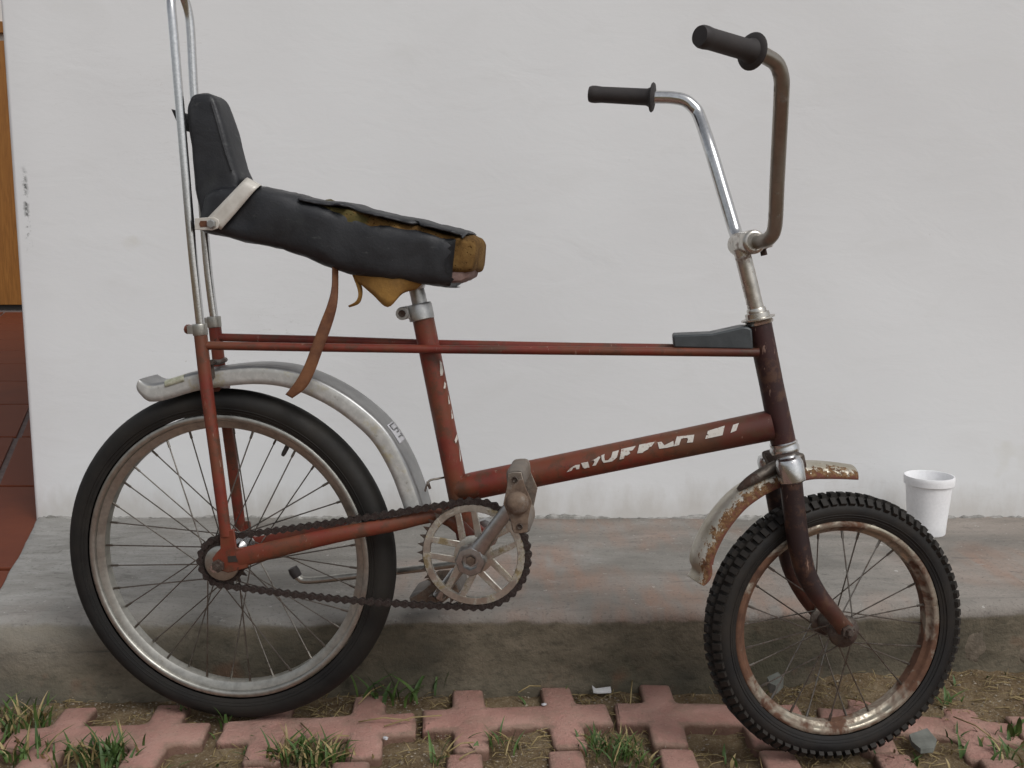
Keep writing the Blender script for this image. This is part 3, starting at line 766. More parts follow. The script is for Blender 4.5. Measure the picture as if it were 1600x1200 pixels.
# sprocket on the rear hub and toothed chainring share the chain line
CL = -.046
def teeth(c, l, T, rr, th, name, mat, parent, rin):
    m = MB(); A = []; 
    for k in range(T * 4):
        a = 2 * math.pi * k / (T * 4); r = rr - .0035 if k % 4 in (0, 1) else (rr + .0042 if k % 4 == 2 else rr - .0035)
        a += 0
        A.append((r, a))
    def P(r, a, dl): return c + V((math.cos(a) * r, l + dl, math.sin(a) * r))
    o1 = m.ring([P(r, a, -th) for r, a in A]); o2 = m.ring([P(r, a, th) for r, a in A])
    i1 = m.ring([P(rin, a, -th) for r, a in A]); i2 = m.ring([P(rin, a, th) for r, a in A])
    m.bridge(o1, o2); m.bridge(i2, i1); m.bridge(i1, o1); m.bridge(o2, i2)
    return m.build(name, mat, parent, 30)
AXc = V((.012, 0, .2645)); AXs = V((L(347, 880, -.05).x * .6, 0, .2595)); AXs = AXc
SPR = .0127 / (2 * math.sin(math.pi / 18)); CHR = .0127 / (2 * math.sin(math.pi / 39))
teeth(AXc, CL, 18, SPR, .0012, 'sprocket', M['chain'], rw, .018)
MB().lathe(AXc + Y * (CL - .010), Y, [(.012, 0), (.024, 0), (.0265, .002), (.0265, .008), (.018, .0085)], 28).build('freewheel', M['rim'], rw)
MB().lathe(AXc - Y * .076, Y, [(.004, 0), (.0045, .001), (.0045, .006), (.0085, .0062), (.0098, .0075), (.0098, .0115), (.0085, .013)], 6).build('axle_nut', M['steel'], rw, 30)
RC = BBc.copy()
cr = empty('chainring', bike)
teeth(RC, CL, 39, CHR, .0013, 'toothed_rim', M['steel'], cr, CHR - .010)
m = MB(); NSg = 72
prof = [(CHR - .0045, -.002), (CHR - .0050, -.0032), (CHR - .0145, -.0036), (CHR - .0155, -.002), (CHR - .0155, .001), (CHR - .0045, .001)]
ids = [m.ring([RC + V((math.cos(2 * math.pi * k / NSg) * r, CL + l, math.sin(2 * math.pi * k / NSg) * r)) for r, l in prof]) for k in range(NSg)]
for k in range(NSg): m.bridge(ids[k], ids[(k + 1) % NSg])
m.build('outer_band', M['ring'], cr, 40)
MB().lathe(RC + Y * (CL - .0035), Y, [(.012, 0), (.026, 0), (.0285, .001), (.0285, .004), (.012, .0045)], 30).build('spider', M['ring'], cr)
for k in range(5):
    for dd in (-1, 1):
        a = R(100) + 2 * math.pi * k / 5; t_ = V((-math.sin(a), 0, math.cos(a))); d_ = V((math.cos(a), 0, math.sin(a)))
        p0 = RC + d_ * .022 + t_ * dd * .0118 + Y * (CL - .0012); p1 = RC + d_ * (CHR - .011) + t_ * dd * .0118 + Y * (CL - .0012)
        w0 = .0052
        m = MB(); m.prism([p0 - t_ * w0 - Y * .0018, p0 + t_ * w0 - Y * .0018, p1 + t_ * w0 * .85 - Y * .0018, p1 - t_ * w0 * .85 - Y * .0018], Y * .0036); m.build('chainring_arm', M['ring'], cr, 40, .001)
# chain: link by link round the two pitch circles
chain = empty('chain', bike)
c1 = AXc + Y * CL; c2 = RC + Y * CL
d = c2 - c1; D = d.length; base = math.atan2(d.z, d.x); al = math.acos((SPR - CHR) / D)
def cpt(c, r, a): return c + V((math.cos(a) * r, 0, math.sin(a) * r))
loop = []
aT = base + al; aB = base - al
p_top1 = cpt(c1, SPR, aT); p_top2 = cpt(c2, CHR, aT); p_b2 = cpt(c2, CHR, aB); p_b1 = cpt(c1, SPR, aB)
def seg(p, q, sag, n): return [p.lerp(q, i / n) - V((0, 0, sag * math.sin(math.pi * i / n))) for i in range(n)]
loop += seg(p_top1, p_top2, .002, 60)
nA = 60; span = (aT - aB) % (2 * math.pi)
loop += [cpt(c2, CHR, aT - span * i / nA) for i in range(nA)]
loop += seg(p_b2, p_b1, .006, 60)
span2 = 2 * math.pi - span
loop += [cpt(c1, SPR, aB - span2 * i / nA) for i in range(nA)]
loop.append(loop[0])
cum = [0]
for a, b in zip(loop, loop[1:]): cum.append(cum[-1] + (b - a).length)
NL = int(round(cum[-1] / .0127 / 2)) * 2; pitch = cum[-1] / NL
def at_len(s):
    s %= cum[-1]
    lo, hi = 0, len(cum) - 1
    while hi - lo > 1:
        mid = (lo + hi) // 2
        if cum[mid] <= s: lo = mid
        else: hi = mid
    return loop[lo].lerp(loop[hi], (s - cum[lo]) / max(cum[hi] - cum[lo], 1e-9))
def link_mesh(w_, th):
    m = MB()
    for s in (-1, 1):
        P = []
        for cx_, a0 in ((0, 90), (pitch, -90)):
            for k in range(6): a = R(a0 + 180 * k / 5); P.append((cx_ + .0053 * math.cos(a), .0053 * math.sin(a)))
        P.insert(6, (pitch / 2, -.0024)); P.append((pitch / 2, .0024))
        m.prism([V((x, s * w_ - th / 2, z)) for x, z in P], (0, th, 0))
    m.lathe((0, -w_, 0), Y, [(.0041, 0), (.0041, 2 * w_)], 8)
    me = m.mesh('link', 40); me.materials.append(M['chain']); return me
lm = (link_mesh(.0034, .0012), link_mesh(.0020, .0012))
for k in range(NL):
    p, q = at_len(k * pitch), at_len((k + 1) * pitch); t_ = (q - p).normalized()
    o = bpy.data.objects.new('link', lm[k % 2]); COL.objects.link(o); o.parent = chain
    o.matrix_local = Matrix.Translation(p) @ Matrix((t_, Y, t_.cross(Y))).transposed().to_4x4()
# ---- cranks and pedals
def crank(name, c, e, l0, l1):
    pts = [c.lerp(e, .14) + Y * l0, c.lerp(e, .3) + Y * (l0 + (l1 - l0) * .35), c.lerp(e, .7) + Y * (l0 + (l1 - l0) * .75), e + Y * l1]
    m = MB(); m.tube(pts, [.0125, .0105, .0095, .0098], 12, True, [.75, .72, .72, .75]); 
    sgn = 1 if l0 > 0 else -1
    m.lathe(c + Y * (l0 - sgn * .011), Y * sgn, [(.018, 0), (.0225, .002), (.0225, .017), (.020, .0205), (.0125, .021), (.0118, .014)], 8)
    o = m.build(name, M['alu'], bike, 45)
    b = MB(); b.lathe(c + Y * (l0 + sgn * .0025), Y * sgn, [(.0072, 0), (.0072, .0045), (.005, .006)], 6); b.build('crank_bolt', M['pedal'], o)
    return o
CE = L(808, 787, -.178)
cn = V((RC.x, 0, RC.z)); ce = V((CE.x, 0, CE.z))
crank('crank', cn, ce, -.071, -.083)
fe = cn - (ce - cn)
crank('crank', cn, fe, .066, .078)
def pedal(root, axis_s, length, up, name, mat_end):
    up = V(up).normalized(); ax = V((0, axis_s, 0)); sd = ax.cross(up).normalized()
    pd = empty(name, bike)
    MB().tube([root - ax * .012, root + ax * .012, root + ax * length], [.0072, .0060, .006], 12).build('spindle', M['steel'], pd)
    for s in (-1, 1):
        m = MB(); m.loft([[root + ax * h + up * s * .031 + sd * math.copysign(abs(math.cos(a)) ** .6, math.cos(a)) * .0125 * k_ + up * math.copysign(abs(math.sin(a)) ** .6, math.sin(a)) * .0125 * k_ for a in [2 * math.pi * i / 20 for i in range(20)]]
                          for h, k_ in ((.014, .8), (.018, 1), (length * .3, 1), (length * .32, .93), (length * .36, .93), (length * .38, 1), (length - .012, 1), (length - .006, .85))])
        m.build('rubber_block', M['block'], pd, 50)
    for h in (.011, length - .005):
        P = []
        for k in range(28):
            a = 2 * math.pi * k / 28; c_, s_ = math.cos(a), math.sin(a)
            r = .0405 if abs(s_) > .97 else 1 / (abs(c_) / .0185 + abs(s_) / .060)
            r = min(r, .0405); P.append(root + ax * h + sd * c_ * r + up * s_ * r)
        m = MB(); m.prism(P, ax * .0032); m.build('end_plate', mat_end, pd, 40, .0008)
    MB().lathe(root + ax * (length - .004), ax, [(.0150, 0), (.0155, .003), (.0140, .0075), (.0105, .0105), (.005, .012)], 20).build('end_cap', mat_end, pd, 60)
    for s in (-1, 1):
        MB().lathe(root + ax * (length - .002) + up * s * .031, ax, [(.0042, 0), (.0042, .0022), (.0034, .003), (.0022, .001)], 8).build('nut', M['steel'], pd)
pedal(ce + Y * -.088, -1, .088, V((-.10, 0, 1)), 'pedal', M['pedal'])
pedal(fe + V((-.010, .084, -.004)), 1, .088, V((1, 0, .42)), 'pedal', M['pedal'])
# ---- kickstand folded up behind the rear wheel
ks = smooth_path([L(459, 890, .055), L(466, 902, .055), L(484, 907, .055), L(560, 899, .053), L(650, 889, .048), L(720, 880, .03)], 4)
ko = MB().tube(ks, .0058, 12).build('kickstand', M['rim'], bike)
MB().tube([L(457, 887, .055), L(460, 893, .055), L(465, 901, .055)], [.0075, .0088, .0078], 12).build('rubber_foot', M['grip'], ko)
# ---- fork
fk = empty('fork', bike)
for s, P in ((-1, [(1234, 728), (1240, 790), (1248, 850), (1258, 893), (1277, 928), (1300, 957), (1321, 984)]),
             (1, [(1204, 722), (1216, 790), (1226, 840), (1238, 888), (1254, 922), (1273, 950), (1290, 969)])):
    pts = smooth_path([F(u, v, s * .040) for u, v in P], 4); nn = len(pts)
    rr = [.0152 - .0045 * max(0, (i / nn - .35)) / .65 for i in range(nn)]
    rr[-3:] = [.0112, .0118, .0125]
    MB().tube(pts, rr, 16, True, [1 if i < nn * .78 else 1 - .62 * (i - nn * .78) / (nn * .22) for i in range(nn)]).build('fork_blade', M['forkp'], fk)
    tp = F(P[0][0], P[0][1], s * .040)
    MB().lathe(tp - FK * .022, FK, [(.0172, 0), (.0190, .002), (.0186, .026), (.0160, .0325), (.010, .034)], 24).build('crown_cap', M['chrome'], fk)
    MB().lathe(pts[-1] + FN * s * .004 , FN * s, [(.0098, 0), (.0098, .0065), (.006, .007), (.0055, .013), (.004, .014)], 6).build('axle_nut', M['steel'], fk, 30)
cc = F(1224, 716)
MB().box(cc - FK * .002, (FX, FN, FK), (.0165, .038, .011)).build('crown', M['steel'], fk, 40, .004)
MB().lathe(HB - FK * .016, FK, [(.0185, 0), (.0200, .003), (.0205, .009), (.0190, .012), (.0195, .0165), (.0180, .018)], 28).build('lower_headset', M['chrome'], fk)
MB().lathe(HT - FK * .001, FK, [(.0190, 0), (.0200, .003), (.0175, .006), (.0235, .0068), (.0235, .0088), (.0170, .0095), (.0165, .016), (.0135, .0165), (.0135, .020), (.0125, .0225)], 28).build('upper_headset', M['chromer'], fk)
# ---- stem and handlebar
stt = F(1158, 388)
so = MB().tube([HT + FK * .015, (HT + FK * .015).lerp(stt, .5), stt], .0112, 20).build('stem', M['chromer'], bike)
clc = F(1166, 380)
cl = MB(); cl.lathe(clc - FN * .031, FN, [(.0135, 0), (.0165, .003), (.0165, .059), (.0135, .062)], 24)
cl.box(clc + FX * .014 - FK * .007, (FX, FN, FK), (.014, .021, .0055))
cl.build('bar_clamp', M['chromer'], so, 40, .0015)
MB().lathe(clc + FX * .022 - FK * .022, FK, [(.0045, 0), (.0045, .008), (.0075, .009), (.0075, .014)], 6).build('clamp_bolt', M['steel'], so, 30)
nearP = [(1168, 379, 0), (1190, 377, -.040), (1203, 371, -.060), (1211, 352, -.070), (1214, 290, -.087), (1217, 230, -.105), (1221, 150, -.137), (1221, 122, -.146), (1214, 101, -.153), (1200, 90, -.160), (1184, 83, -.167), (1168, 78, -.175)]
farP = [(1166, 381, 0), (1157, 379, .040), (1152, 371, .058), (1145, 350, .070), (1127, 290, .087), (1109, 230, .105), (1093, 183, .140), (1084, 168, .147), (1070, 157, .153), (1052, 153, .160), (1034, 152, .167), (1012, 152, .175)]
near = smooth_path([F(*p) for p in nearP], 5); far = smooth_path([F(*p) for p in farP], 5)
hbar = empty('handlebar', bike)
MB().tube(near, .0096, 18).build('handlebar_tube', M['brown'], hbar)
MB().tube(far, .0096, 18).build('handlebar_tube', M['chrome'], hbar)
for side, P0, P1 in ((-1, (1176, 80.5, -.171), (1093, 56, -.215)), (1, (1020, 152.2, .172), (921, 147, .215))):
    a, b = F(*P0), F(*P1); dr = (b - a).normalized()
    ln = (b - a).length
    MB().lathe(a, dr, [(.0100, -.004), (.0115, -.0035), (.0205, -.0015), (.0222, .0005), (.0212, .0024), (.0150, .004), (.0127, .009), (.0125, ln * .25), (.0122, ln * .8), (.0127, ln * .86), (.0131, ln * .9), (.0129, ln - .004), (.0114, ln), (.003, ln + .0004)], 28).build('grip', M['grip'], hbar, 50)
# ---- sissy bar
sb_n = [(315, 522, -.045), (309, 470, -.045), (300, 385, -.045), (289, 260, -.045), (278, 130, -.045), (271, 45, -.045), (268, 12, -.0435), (267.5, -8, -.037)]
sb_f = [(337, 510, .045), (331, 470, .045), (323, 400, .045), (312, 260, .045), (303, 140, .045), (298.5, 55, .045), (295, 22, .0435), (288, -2, .037)]
pn = [L(*p) for p in sb_n]; pf = [L(*p) for p in sb_f]
tn = pn[-1]; tf = pf[-1]; zt = max(tn.z, tf.z)
dirn = (pn[-1] - pn[-3]).normalized()
arch = [L(268, -24, -.024), L(272, -33, 0), L(279, -22, .024)]
sis = MB().tube(smooth_path(pn + arch + list(reversed(pf)), 5), .0064, 14).build('sissy_bar', M['chrome'], bike)
for s, (u, v, l), (bu, bv) in ((-1, (313, 515, -.045), (294, 513)), (1, (335, 503, .045), (318, 505))):
    p = L(u, v, l); m = MB(); m.lathe(p - V((0, 0, .0085)), (L(u - 4, v - 40, l) - p), [(.0100, 0), (.0108, .001), (.0108, .016), (.0100, .017)], 18)
    m.box(p + V((-.011, 0, 0)), (V((1, 0, 0)), Y, V((0, 0, 1))), (.006, .0075, .006)); m.build('clamp', M['rim'], sis, 40, .001)
    MB().tube([p + V((-.021, -.004 * s, 0)), p + V((-.013, 0, 0))], [.0072, .0065], 10).build('clamp_bolt', M['redonly'], sis)
# ---- mudguards
def guard(name, path, n_, sect, mat, parent, flip=1, solid=.0012):
    m = MB(); ids = []; nn = len(path); att = []
    for i, p in enumerate(path):
        t_ = (path[min(i + 1, nn - 1)] - path[max(i - 1, 0)]).normalized(); inn = t_.cross(n_).normalized() * flip
        ids.append(m.ring([p + n_ * l + inn * d_ * sc(i / (nn - 1)) for (l, d_), sc in [(q, guard.scale) for q in sect]]))
        att += [abs(l) / max(abs(a[0]) for a in sect) * .25 + d_ / max(a[1] for a in sect) * .75 for l, d_ in sect]
    for a, b in zip(ids, ids[1:]): m.bridge(a, b, False)
    me = bpy.data.meshes.new(name); me.from_pydata([tuple(p) for p in m.v], [], m.f)
    at = me.attributes.new('edge', 'FLOAT', 'POINT')
    for i, v_ in enumerate(att): at.data[i].value = v_
    me.shade_smooth()
    return link(name, me, mat, parent, 0, solid)
guard.scale = lambda t: 1
rp_ = [(217, 593), (226, 597.5), (238, 599.5), (256, 596), (300, 583), (350, 575), (400, 571.5), (450, 577), (500, 595), (550, 624), (600, 668), (632, 719), (652, 768), (662, 800)]
rpath = smooth_path([L(u, v, -.030) + V((0, .030, 0)) for u, v in rp_], 7)
rsec = [(-.0298, .027), (-.0302, .018), (-.0304, .009), (-.0298, .004), (-.0275, .0012), (-.022, 0), (-.011, -.0006), (0, -.0008), (.011, -.0006), (.022, 0), (.0275, .0012), (.0298, .004), (.0304, .009), (.0302, .018), (.0298, .027)]
guard.scale = lambda t: 1.0 if t > .13 else .25 + .75 * (t / .13) ** .7
rg = guard('rear_mudguard', rpath, Y, rsec, M['rguard'], bike, -1)
m = MB(); m.tube(smooth_path([L(694, 746, 0), L(684, 748, -.004), L(670, 752, -.010), L(664, 768, -.016)], 4), .0016, 8); m.tube([L(668, 752, -.01), L(672, 764, -.012)], .0022, 8); m.build('mudguard_bracket', M['steel'], rg)
m = MB(); m.tube([L(330, 566, -.04), L(343, 566, .0), L(352, 562, .045)], .004, 8); m.tube([L(330, 566, -.03), L(333, 590, -.031)], .0035, 8); m.build('mudguard_stay', M['steel'], rg)
def near_i(u, v, l):
    q = L(u, v, l); return min(range(len(rpath)), key=lambda i: (V((rpath[i].x, 0, rpath[i].z)) - V((q.x, 0, q.z))).length)
guard.scale = lambda t: 1
i0, i1 = near_i(256, 596, -.03), near_i(284, 588, -.03)
guard('reflective_label', smooth_path(rpath[i0:i1 + 1], 3), Y, [(.004, -.0014), (-.014, -.0012), (-.0225, -.0010), (-.0285, .0004), (-.0312, .0036), (-.0318, .0085)], M['reflector'], rg, -1, .0006)
i0, i1 = near_i(600, 668, -.03), near_i(617, 694, -.03)
lab = guard('printed_label', smooth_path(rpath[i0:i1 + 1], 3), Y, [(.018, -.0016), (.006, -.0018), (-.006, -.0018), (-.017, -.0014)], M['label'], rg, -1, .0006)
lp_ = smooth_path(rpath[i0:i1 + 1], 6); nl = len(lp_)
def lab_pt(t, l):
    f_ = t * (nl - 1); i = min(int(f_), nl - 2); p = lp_[i].lerp(lp_[i + 1], f_ - i); out = (lp_[i + 1] - lp_[i]).normalized().cross(Y) * 1
    if out.x + out.z < 0: out = -out
    return p + Y * l + out * .0026
for (t0, l0), (t1, l1) in (((.10, -.012), (.10, .010)), ((.10, -.011), (.30, -.011)), ((.34, .010), (.34, -.010)), ((.34, .010), (.52, .006)), ((.50, .006), (.50, -.002)), ((.62, .010), (.80, .010)), ((.72, .010), (.72, -.008))):
    MB().tube([lab_pt(t0, l0), lab_pt(t1, l1)], .0011, 6).build('print_mark', M['ink'], lab)
fp_ = [(1329, 726), (1298, 722), (1262, 720), (1225, 726), (1190, 738), (1160, 755), (1134, 776), (1106, 811), (1086, 850), (1080, 876), (1084, 890), (1079, 903)]
fpath = smooth_path([F(*p) for p in fp_], 7)
fsec = [(.0275 * math.sin(R(a)), .0225 * (1 - math.cos(R(a)))) for a in range(-88, 89, 11)]
guard.scale = lambda t: (1.0 if t < .84 else 1 - .55 * (t - .84) / .16) * (.8 + .2 * min(1, t / .15))
fg = guard('front_mudguard', fpath, FN, fsec, M['fguard'], bike, 1)
lf = [F(1216, 728, -.012), F(1190, 741, -.014), F(1168, 754, -.014), F(1153, 766, -.010)]
m = MB(); lp = smooth_path(lf, 4); nn = len(lp)
m.tube(lp, [.0095 - .0065 * (i / (nn - 1)) ** 2 for i in range(nn)], 12, True, [1.1] * nn); m.build('mudguard_bracket', M['steel'], fg)
MB().lathe(F(1259, 729, 0) - FK * .001, FK, [(.0075, 0), (.007, .003), (.004, .0055)], 10).build('bolt', M['steel'], fg)
# ---- seat post, clamp
MB().tube([L(648, 440), L(655, 470), L(663, 510)], .0112, 18).build('seat_post', M['alu'], bike)
pc = L(657, 487); dpost = (L(648, 440) - L(663, 510)).normalized()
m = MB(); m.lathe(pc - dpost * .012, dpost, [(.0175, 0), (.0185, .001), (.0185, .021), (.0172, .024)], 22)
m.tube([pc + V((-.024, -.014, -.002)), pc + V((-.024, .014, -.002))], .0095, 14); m.box(pc + V((-.014, 0, -.001)), (V((1, 0, 0)), Y, V((0, 0, 1))), (.01, .012, .0085))
so2 = m.build('seat_clamp', M['alu'], bike, 40, .001)
MB().lathe(pc + V((-.024, -.0145, -.002)), -Y, [(.0055, 0), (.005, .0025)], 8).build('clamp_bolt', M['steel'], so2)
m = MB(); hp = L(648, 446); m.lathe(hp - dpost * .006, dpost, [(.0135, 0), (.0155, .004), (.0155, .014)], 16); m.tube([hp + V((-.018, -.02, .003)), hp + V((-.018, .02, .003))], .0075, 12); m.build('saddle_clamp', M['alu'], bike)
# ---- torn banana seat
seat = empty('seat', bike)
LS = -.050
def body(st, hw, name, mat, exps=.45, nseg=36, wr=.0015, k=5, off=0.0, yc=0.0, rag=0.0):
    A = smooth_path([L(*a, LS) for a, b, *_ in st], k); B = smooth_path([L(*b, LS) for a, b, *_ in st], k); W = smooth_path([V((s[2] if len(s) > 2 else hw, 0, 0)) for s in st], k)
    rings = []
    for a, b, w_ in zip(A, B, W):
        c = (a + b) / 2; h = (a - b) / 2; rg_ = []
        for i in range(nseg):
            t = 2 * math.pi * i / nseg; cs, sn = math.cos(t), math.sin(t)
            x_ = math.copysign(abs(cs) ** exps, cs); y_ = math.copysign(abs(sn) ** exps, sn)
            p = V((c.x, yc, c.z)) + V((h.x, 0, h.z)) * y_ + Y * (x_ * w_.x)
            d_ = fbm(p, 16, off) * wr + fbm(p, 45, off + 2) * wr * .4
            rg_.append(p + (V((h.x, 0, h.z)).normalized() * y_ + Y * x_).normalized() * d_)
        rings.append(rg_)
    if rag:
        for q in (-1, -2): rings[q] = [p + V((rag * (1 if q == -1 else .5) * fbm(p, 70, 4), 0, 0)) for p in rings[q]]
    m = MB(); m.loft(rings); return m.build(name, mat, seat, 75)
body([((322, 296), (308, 360), .050), ((345, 290), (318, 366), .060), ((376, 287), (352, 373), .062), ((405, 290), (400, 382), .062), ((455, 302), (450, 394), .062), ((502, 318), (497, 411), .062), ((535, 328), (527, 425), .062), ((582, 339.5), (575, 437), .061), ((640, 353), (637, 443), .060), ((685, 365), (680, 448), .059), ((702, 371), (698, 450), .058)],
     .062, 'seat_cover', M['vinyl'], .40, 56, .0038, rag=.016)
body([((303, 141), (313, 141), .016), ((293, 145), (322, 145), .024), ((287, 153), (330, 155), .028), ((283, 170), (339, 180), .030), ((287, 210), (349, 217), .031), ((292, 255), (360, 258), .032), ((297, 295), (369, 284), .033), ((305, 335), (364, 318), .036), ((308, 358), (343, 350), .040)],
     .043, 'backrest', M['vinyl'], .34, 40, .0014, 5, 3.0, yc=-.008)
body([((480, 315), (480, 395), .05), ((500, 315), (500, 400), .054), ((560, 329), (560, 424), .055), ((640, 348.5), (640, 433), .054), ((700, 364), (700, 428), .053), ((725, 368), (723, 426), .051), ((739, 372), (736, 424), .050), ((743, 379), (740, 416), .047)],
     .054, 'foam_padding', M['foam'], .30, 44, .0060, 5, 6.0)
body([((690, 418), (690, 444), .048), ((715, 419), (715, 443), .047), ((726, 418), (722, 440), .044), ((733, 420), (729, 436), .040)], .046, 'seat_board', M['board'], .3, 28, .003, 4, 9.0)
# torn top flap
ft = smooth_path([L(*p, -.045) for p in ((470, 308), (500, 313.5), (535, 317), (560, 325), (600, 334), (640, 343), (680, 351.5), (712, 359.5), (727, 367))], 6)
m = MB(); ids = []; nn = len(ft)
for i, p in enumerate(ft):
    t = i / (nn - 1); rag = .020 * fbm(p, 75, 3) * (1 if t > .2 else .2)
    row = []
    for q in range(9):
        l = -.058 + .112 * q / 8
        if q == 0: l += rag
        dz = -.004 * (1 - q / 2.0) ** 2 * (1 if q < 2 else 0) + .0025 * fbm((p.x, l, 0), 25, 5)
        xx = .010 * fbm((l, 0, 0), 60, 2) * (1 if i == nn - 1 else 0)
        row.append(V((p.x + xx, l, p.z + dz)))
    ids.append(m.ring(row))
for a, b in zip(ids, ids[1:]): m.bridge(a, b, False)
m.build('torn_flap', M['vinyl'], seat, 60, 0, .0024)
# seam of the backrest and its loose tab
MB().tube(smooth_path([L(330, 160, -.0375), L(339, 190, -.0395), L(350, 230, -.0405), L(362, 266, -.0415)], 4), .0016, 8).build('piping', M['vinyl'], seat)
m = MB(); m.prism([L(267, 170, -.03), L(284, 176, -.03), L(290, 205, -.03), L(279, 198, -.03)], (0, .05, 0)); m.build('loose_tab', M['vinyl'], seat, 40, .001)
# cream metal band round the seat
def strip(P, Q, name, mat, par, solid=.0016, k=5):
    A = smooth_path(P, k); B = smooth_path(Q, k); m = MB(); ids = []
    for a, b in zip(A, B): ids.append(m.ring([a.lerp(b, q / 4) for q in range(5)]))
    for a, b in zip(ids, ids[1:]): m.bridge(a, b, False)
    return m.build(name, mat, par, 60, 0, solid)
ca = [(323, 342, -.0655), (350, 314, -.0660), (374, 289, -.0645), (382, 281, -.058), (386, 278, -.045), (387, 279, 0), (386, 280, .045), (380, 288, .064), (350, 318, .066), (325, 342, .0655)]
cb = [(345, 359, -.0655), (374, 326, -.0660), (396, 300, -.0645), (404, 292, -.058), (408, 290, -.045), (409, 291, 0), (408, 292, .045), (402, 300, .064), (374, 330, .066), (347, 359, .0655)]
band = strip([L(*p) for p in ca], [L(*p) for p in cb], 'metal_band', M['band'], seat)
m = MB(); m.prism([L(u, v, -.0690) for u, v in ((304, 341), (333, 339), (341, 343), (343, 350), (340, 357), (331, 360), (304, 359))], (0, .002, 0)); br_ = m.build('seat_bracket', M['band'], seat, 40, .0008)
m = MB(); m.prism([L(u, v, -.0697) for u, v in ((313, 345), (326, 345), (328, 350), (326, 354), (313, 355), (311, 350))], (0, .0012, 0)); m.build('bracket_slot', M['strap'], br_)
MB().lathe(L(331, 350, -.0695), -Y, [(.0068, 0), (.0068, .0035), (.0055, .005)], 6).build('bracket_bolt', M['alu'], br_, 30)
# hanging leather strap, ribbon and torn cloth below the seat
sa = [(519, 408, -.05), (519, 446, -.052), (512, 475, -.056), (500, 505, -.058), (489, 535, -.060), (476, 570, -.061), (462, 596, -.061), (446, 616, -.060)]
sb = [(528, 410, -.044), (528, 450, -.045), (526, 480, -.050), (517, 513, -.053), (505, 545, -.056), (492, 580, -.058), (478, 606, -.059), (457, 622, -.058)]
strip([L(*p) for p in sa], [L(*p) for p in sb], 'leather_strap', M['strap'], seat, .0026)
ra = [(548, 424, -.04), (557, 446, -.042), (560, 460, -.044), (556, 471, -.043), (544, 478, -.042)]
rb = [(557, 424, -.036), (565, 446, -.037), (566, 461, -.038), (561, 474, -.038), (546, 480, -.039)]
strip([L(*p) for p in ra], [L(*p) for p in rb], 'cloth_ribbon', M['rag'], seat, .001)
pa = [(553, 424, -.045), (585, 426, -.050), (620, 430, -.052), (650, 434, -.048), (668, 436, -.04)]
pb = [(556, 437, -.04), (582, 460, -.048), (606, 480, -.052), (628, 459, -.046), (650, 452, -.04)]
strip([L(*p) for p in pa], [L(*p) for p in pb], 'torn_cloth', M['rag'], seat, .0015)
# ---- plastic console on the top tubes
cs = [(1051, 526), (1054, 524), (1112, 521.5), (1160, 511), (1168, 511), (1175, 514), (1177, 546), (1053, 543.5)]
m = MB(); m.prism([L(u, v, -.0225) for u, v in cs], (0, .045, 0)); m.build('console', M['plastic'], bike, 40, .0025)

# ================================================================== SMALL THINGS
# foam cup on the pavement
cb_ = on_z(1453, 836, ZL + .001) + V((0, .02, 0))
sc_ = (cb_.y * math.cos(PITCH) + (CAM_H - ZL) * math.sin(PITCH)) / FPX
ct = 38.5 * sc_ * .97; cbr = 27.5 * sc_; chh = .124
cup = MB(); pr = [(cbr - .003, .002), (cbr, 0), (cbr + .0008, .002)]
pr += [(cbr + (ct - .003 - cbr) * t, chh * t) for t in (.2, .4, .6, .8, .845)] + [(ct - .0005, chh * .86), (ct, chh * .93), (ct, chh - .003), (ct - .001, chh), (ct - .003, chh), (ct - .0042, chh - .003), (cbr + (ct - .006 - cbr) * .5, chh * .5), (cbr - .003, .006), (.004, .006)]
cup.lathe((0, 0, 0), (0, 0, 1), pr, 56)
co = tag(cup.build('foam_cup', M['cup'], None, 55), 'white foam cup standing on the pavement against the wall', 'cup')
co.location = cb_
# scraps
def scrap(name, pts, label, cat, mat, th=.0015, lift=.004):
    c = sum((V(p) for p in pts), V()) / len(pts); m = MB(); m.prism([V(p) - c for p in pts], (0, 0, th)); o = m.build(name, mat, None, 40, .0004); o.location = c + V((0, 0, lift))
    return tag(o, label, cat)
def gz(u, v, z=-.004): return on_z(u, v, z)
scrap('paper_scrap', [gz(925, 1074, .0), gz(931, 1079), gz(954, 1076), gz(955, 1083), gz(935, 1084), gz(927, 1083)], 'crumpled white scrap lying in the soil by the kerb', 'litter', M['paper'], .004, .0)
scrap('stone_chip', [gz(1420, 1157), gz(1448, 1147), gz(1463, 1165), gz(1458, 1178), gz(1438, 1180), gz(1424, 1168)], 'flat grey stone chip in a paving cell below the front tyre', 'stone', M['slate'], .008, .002)
scrap('rubble_piece', [gz(1198, 1072, .015), gz(1215, 1064, .015), gz(1224, 1074, .015), gz(1212, 1086, .015), gz(1202, 1082, .015)], 'small grey rubble piece seen through the front wheel spokes', 'stone', M['slate'], .016, .0)
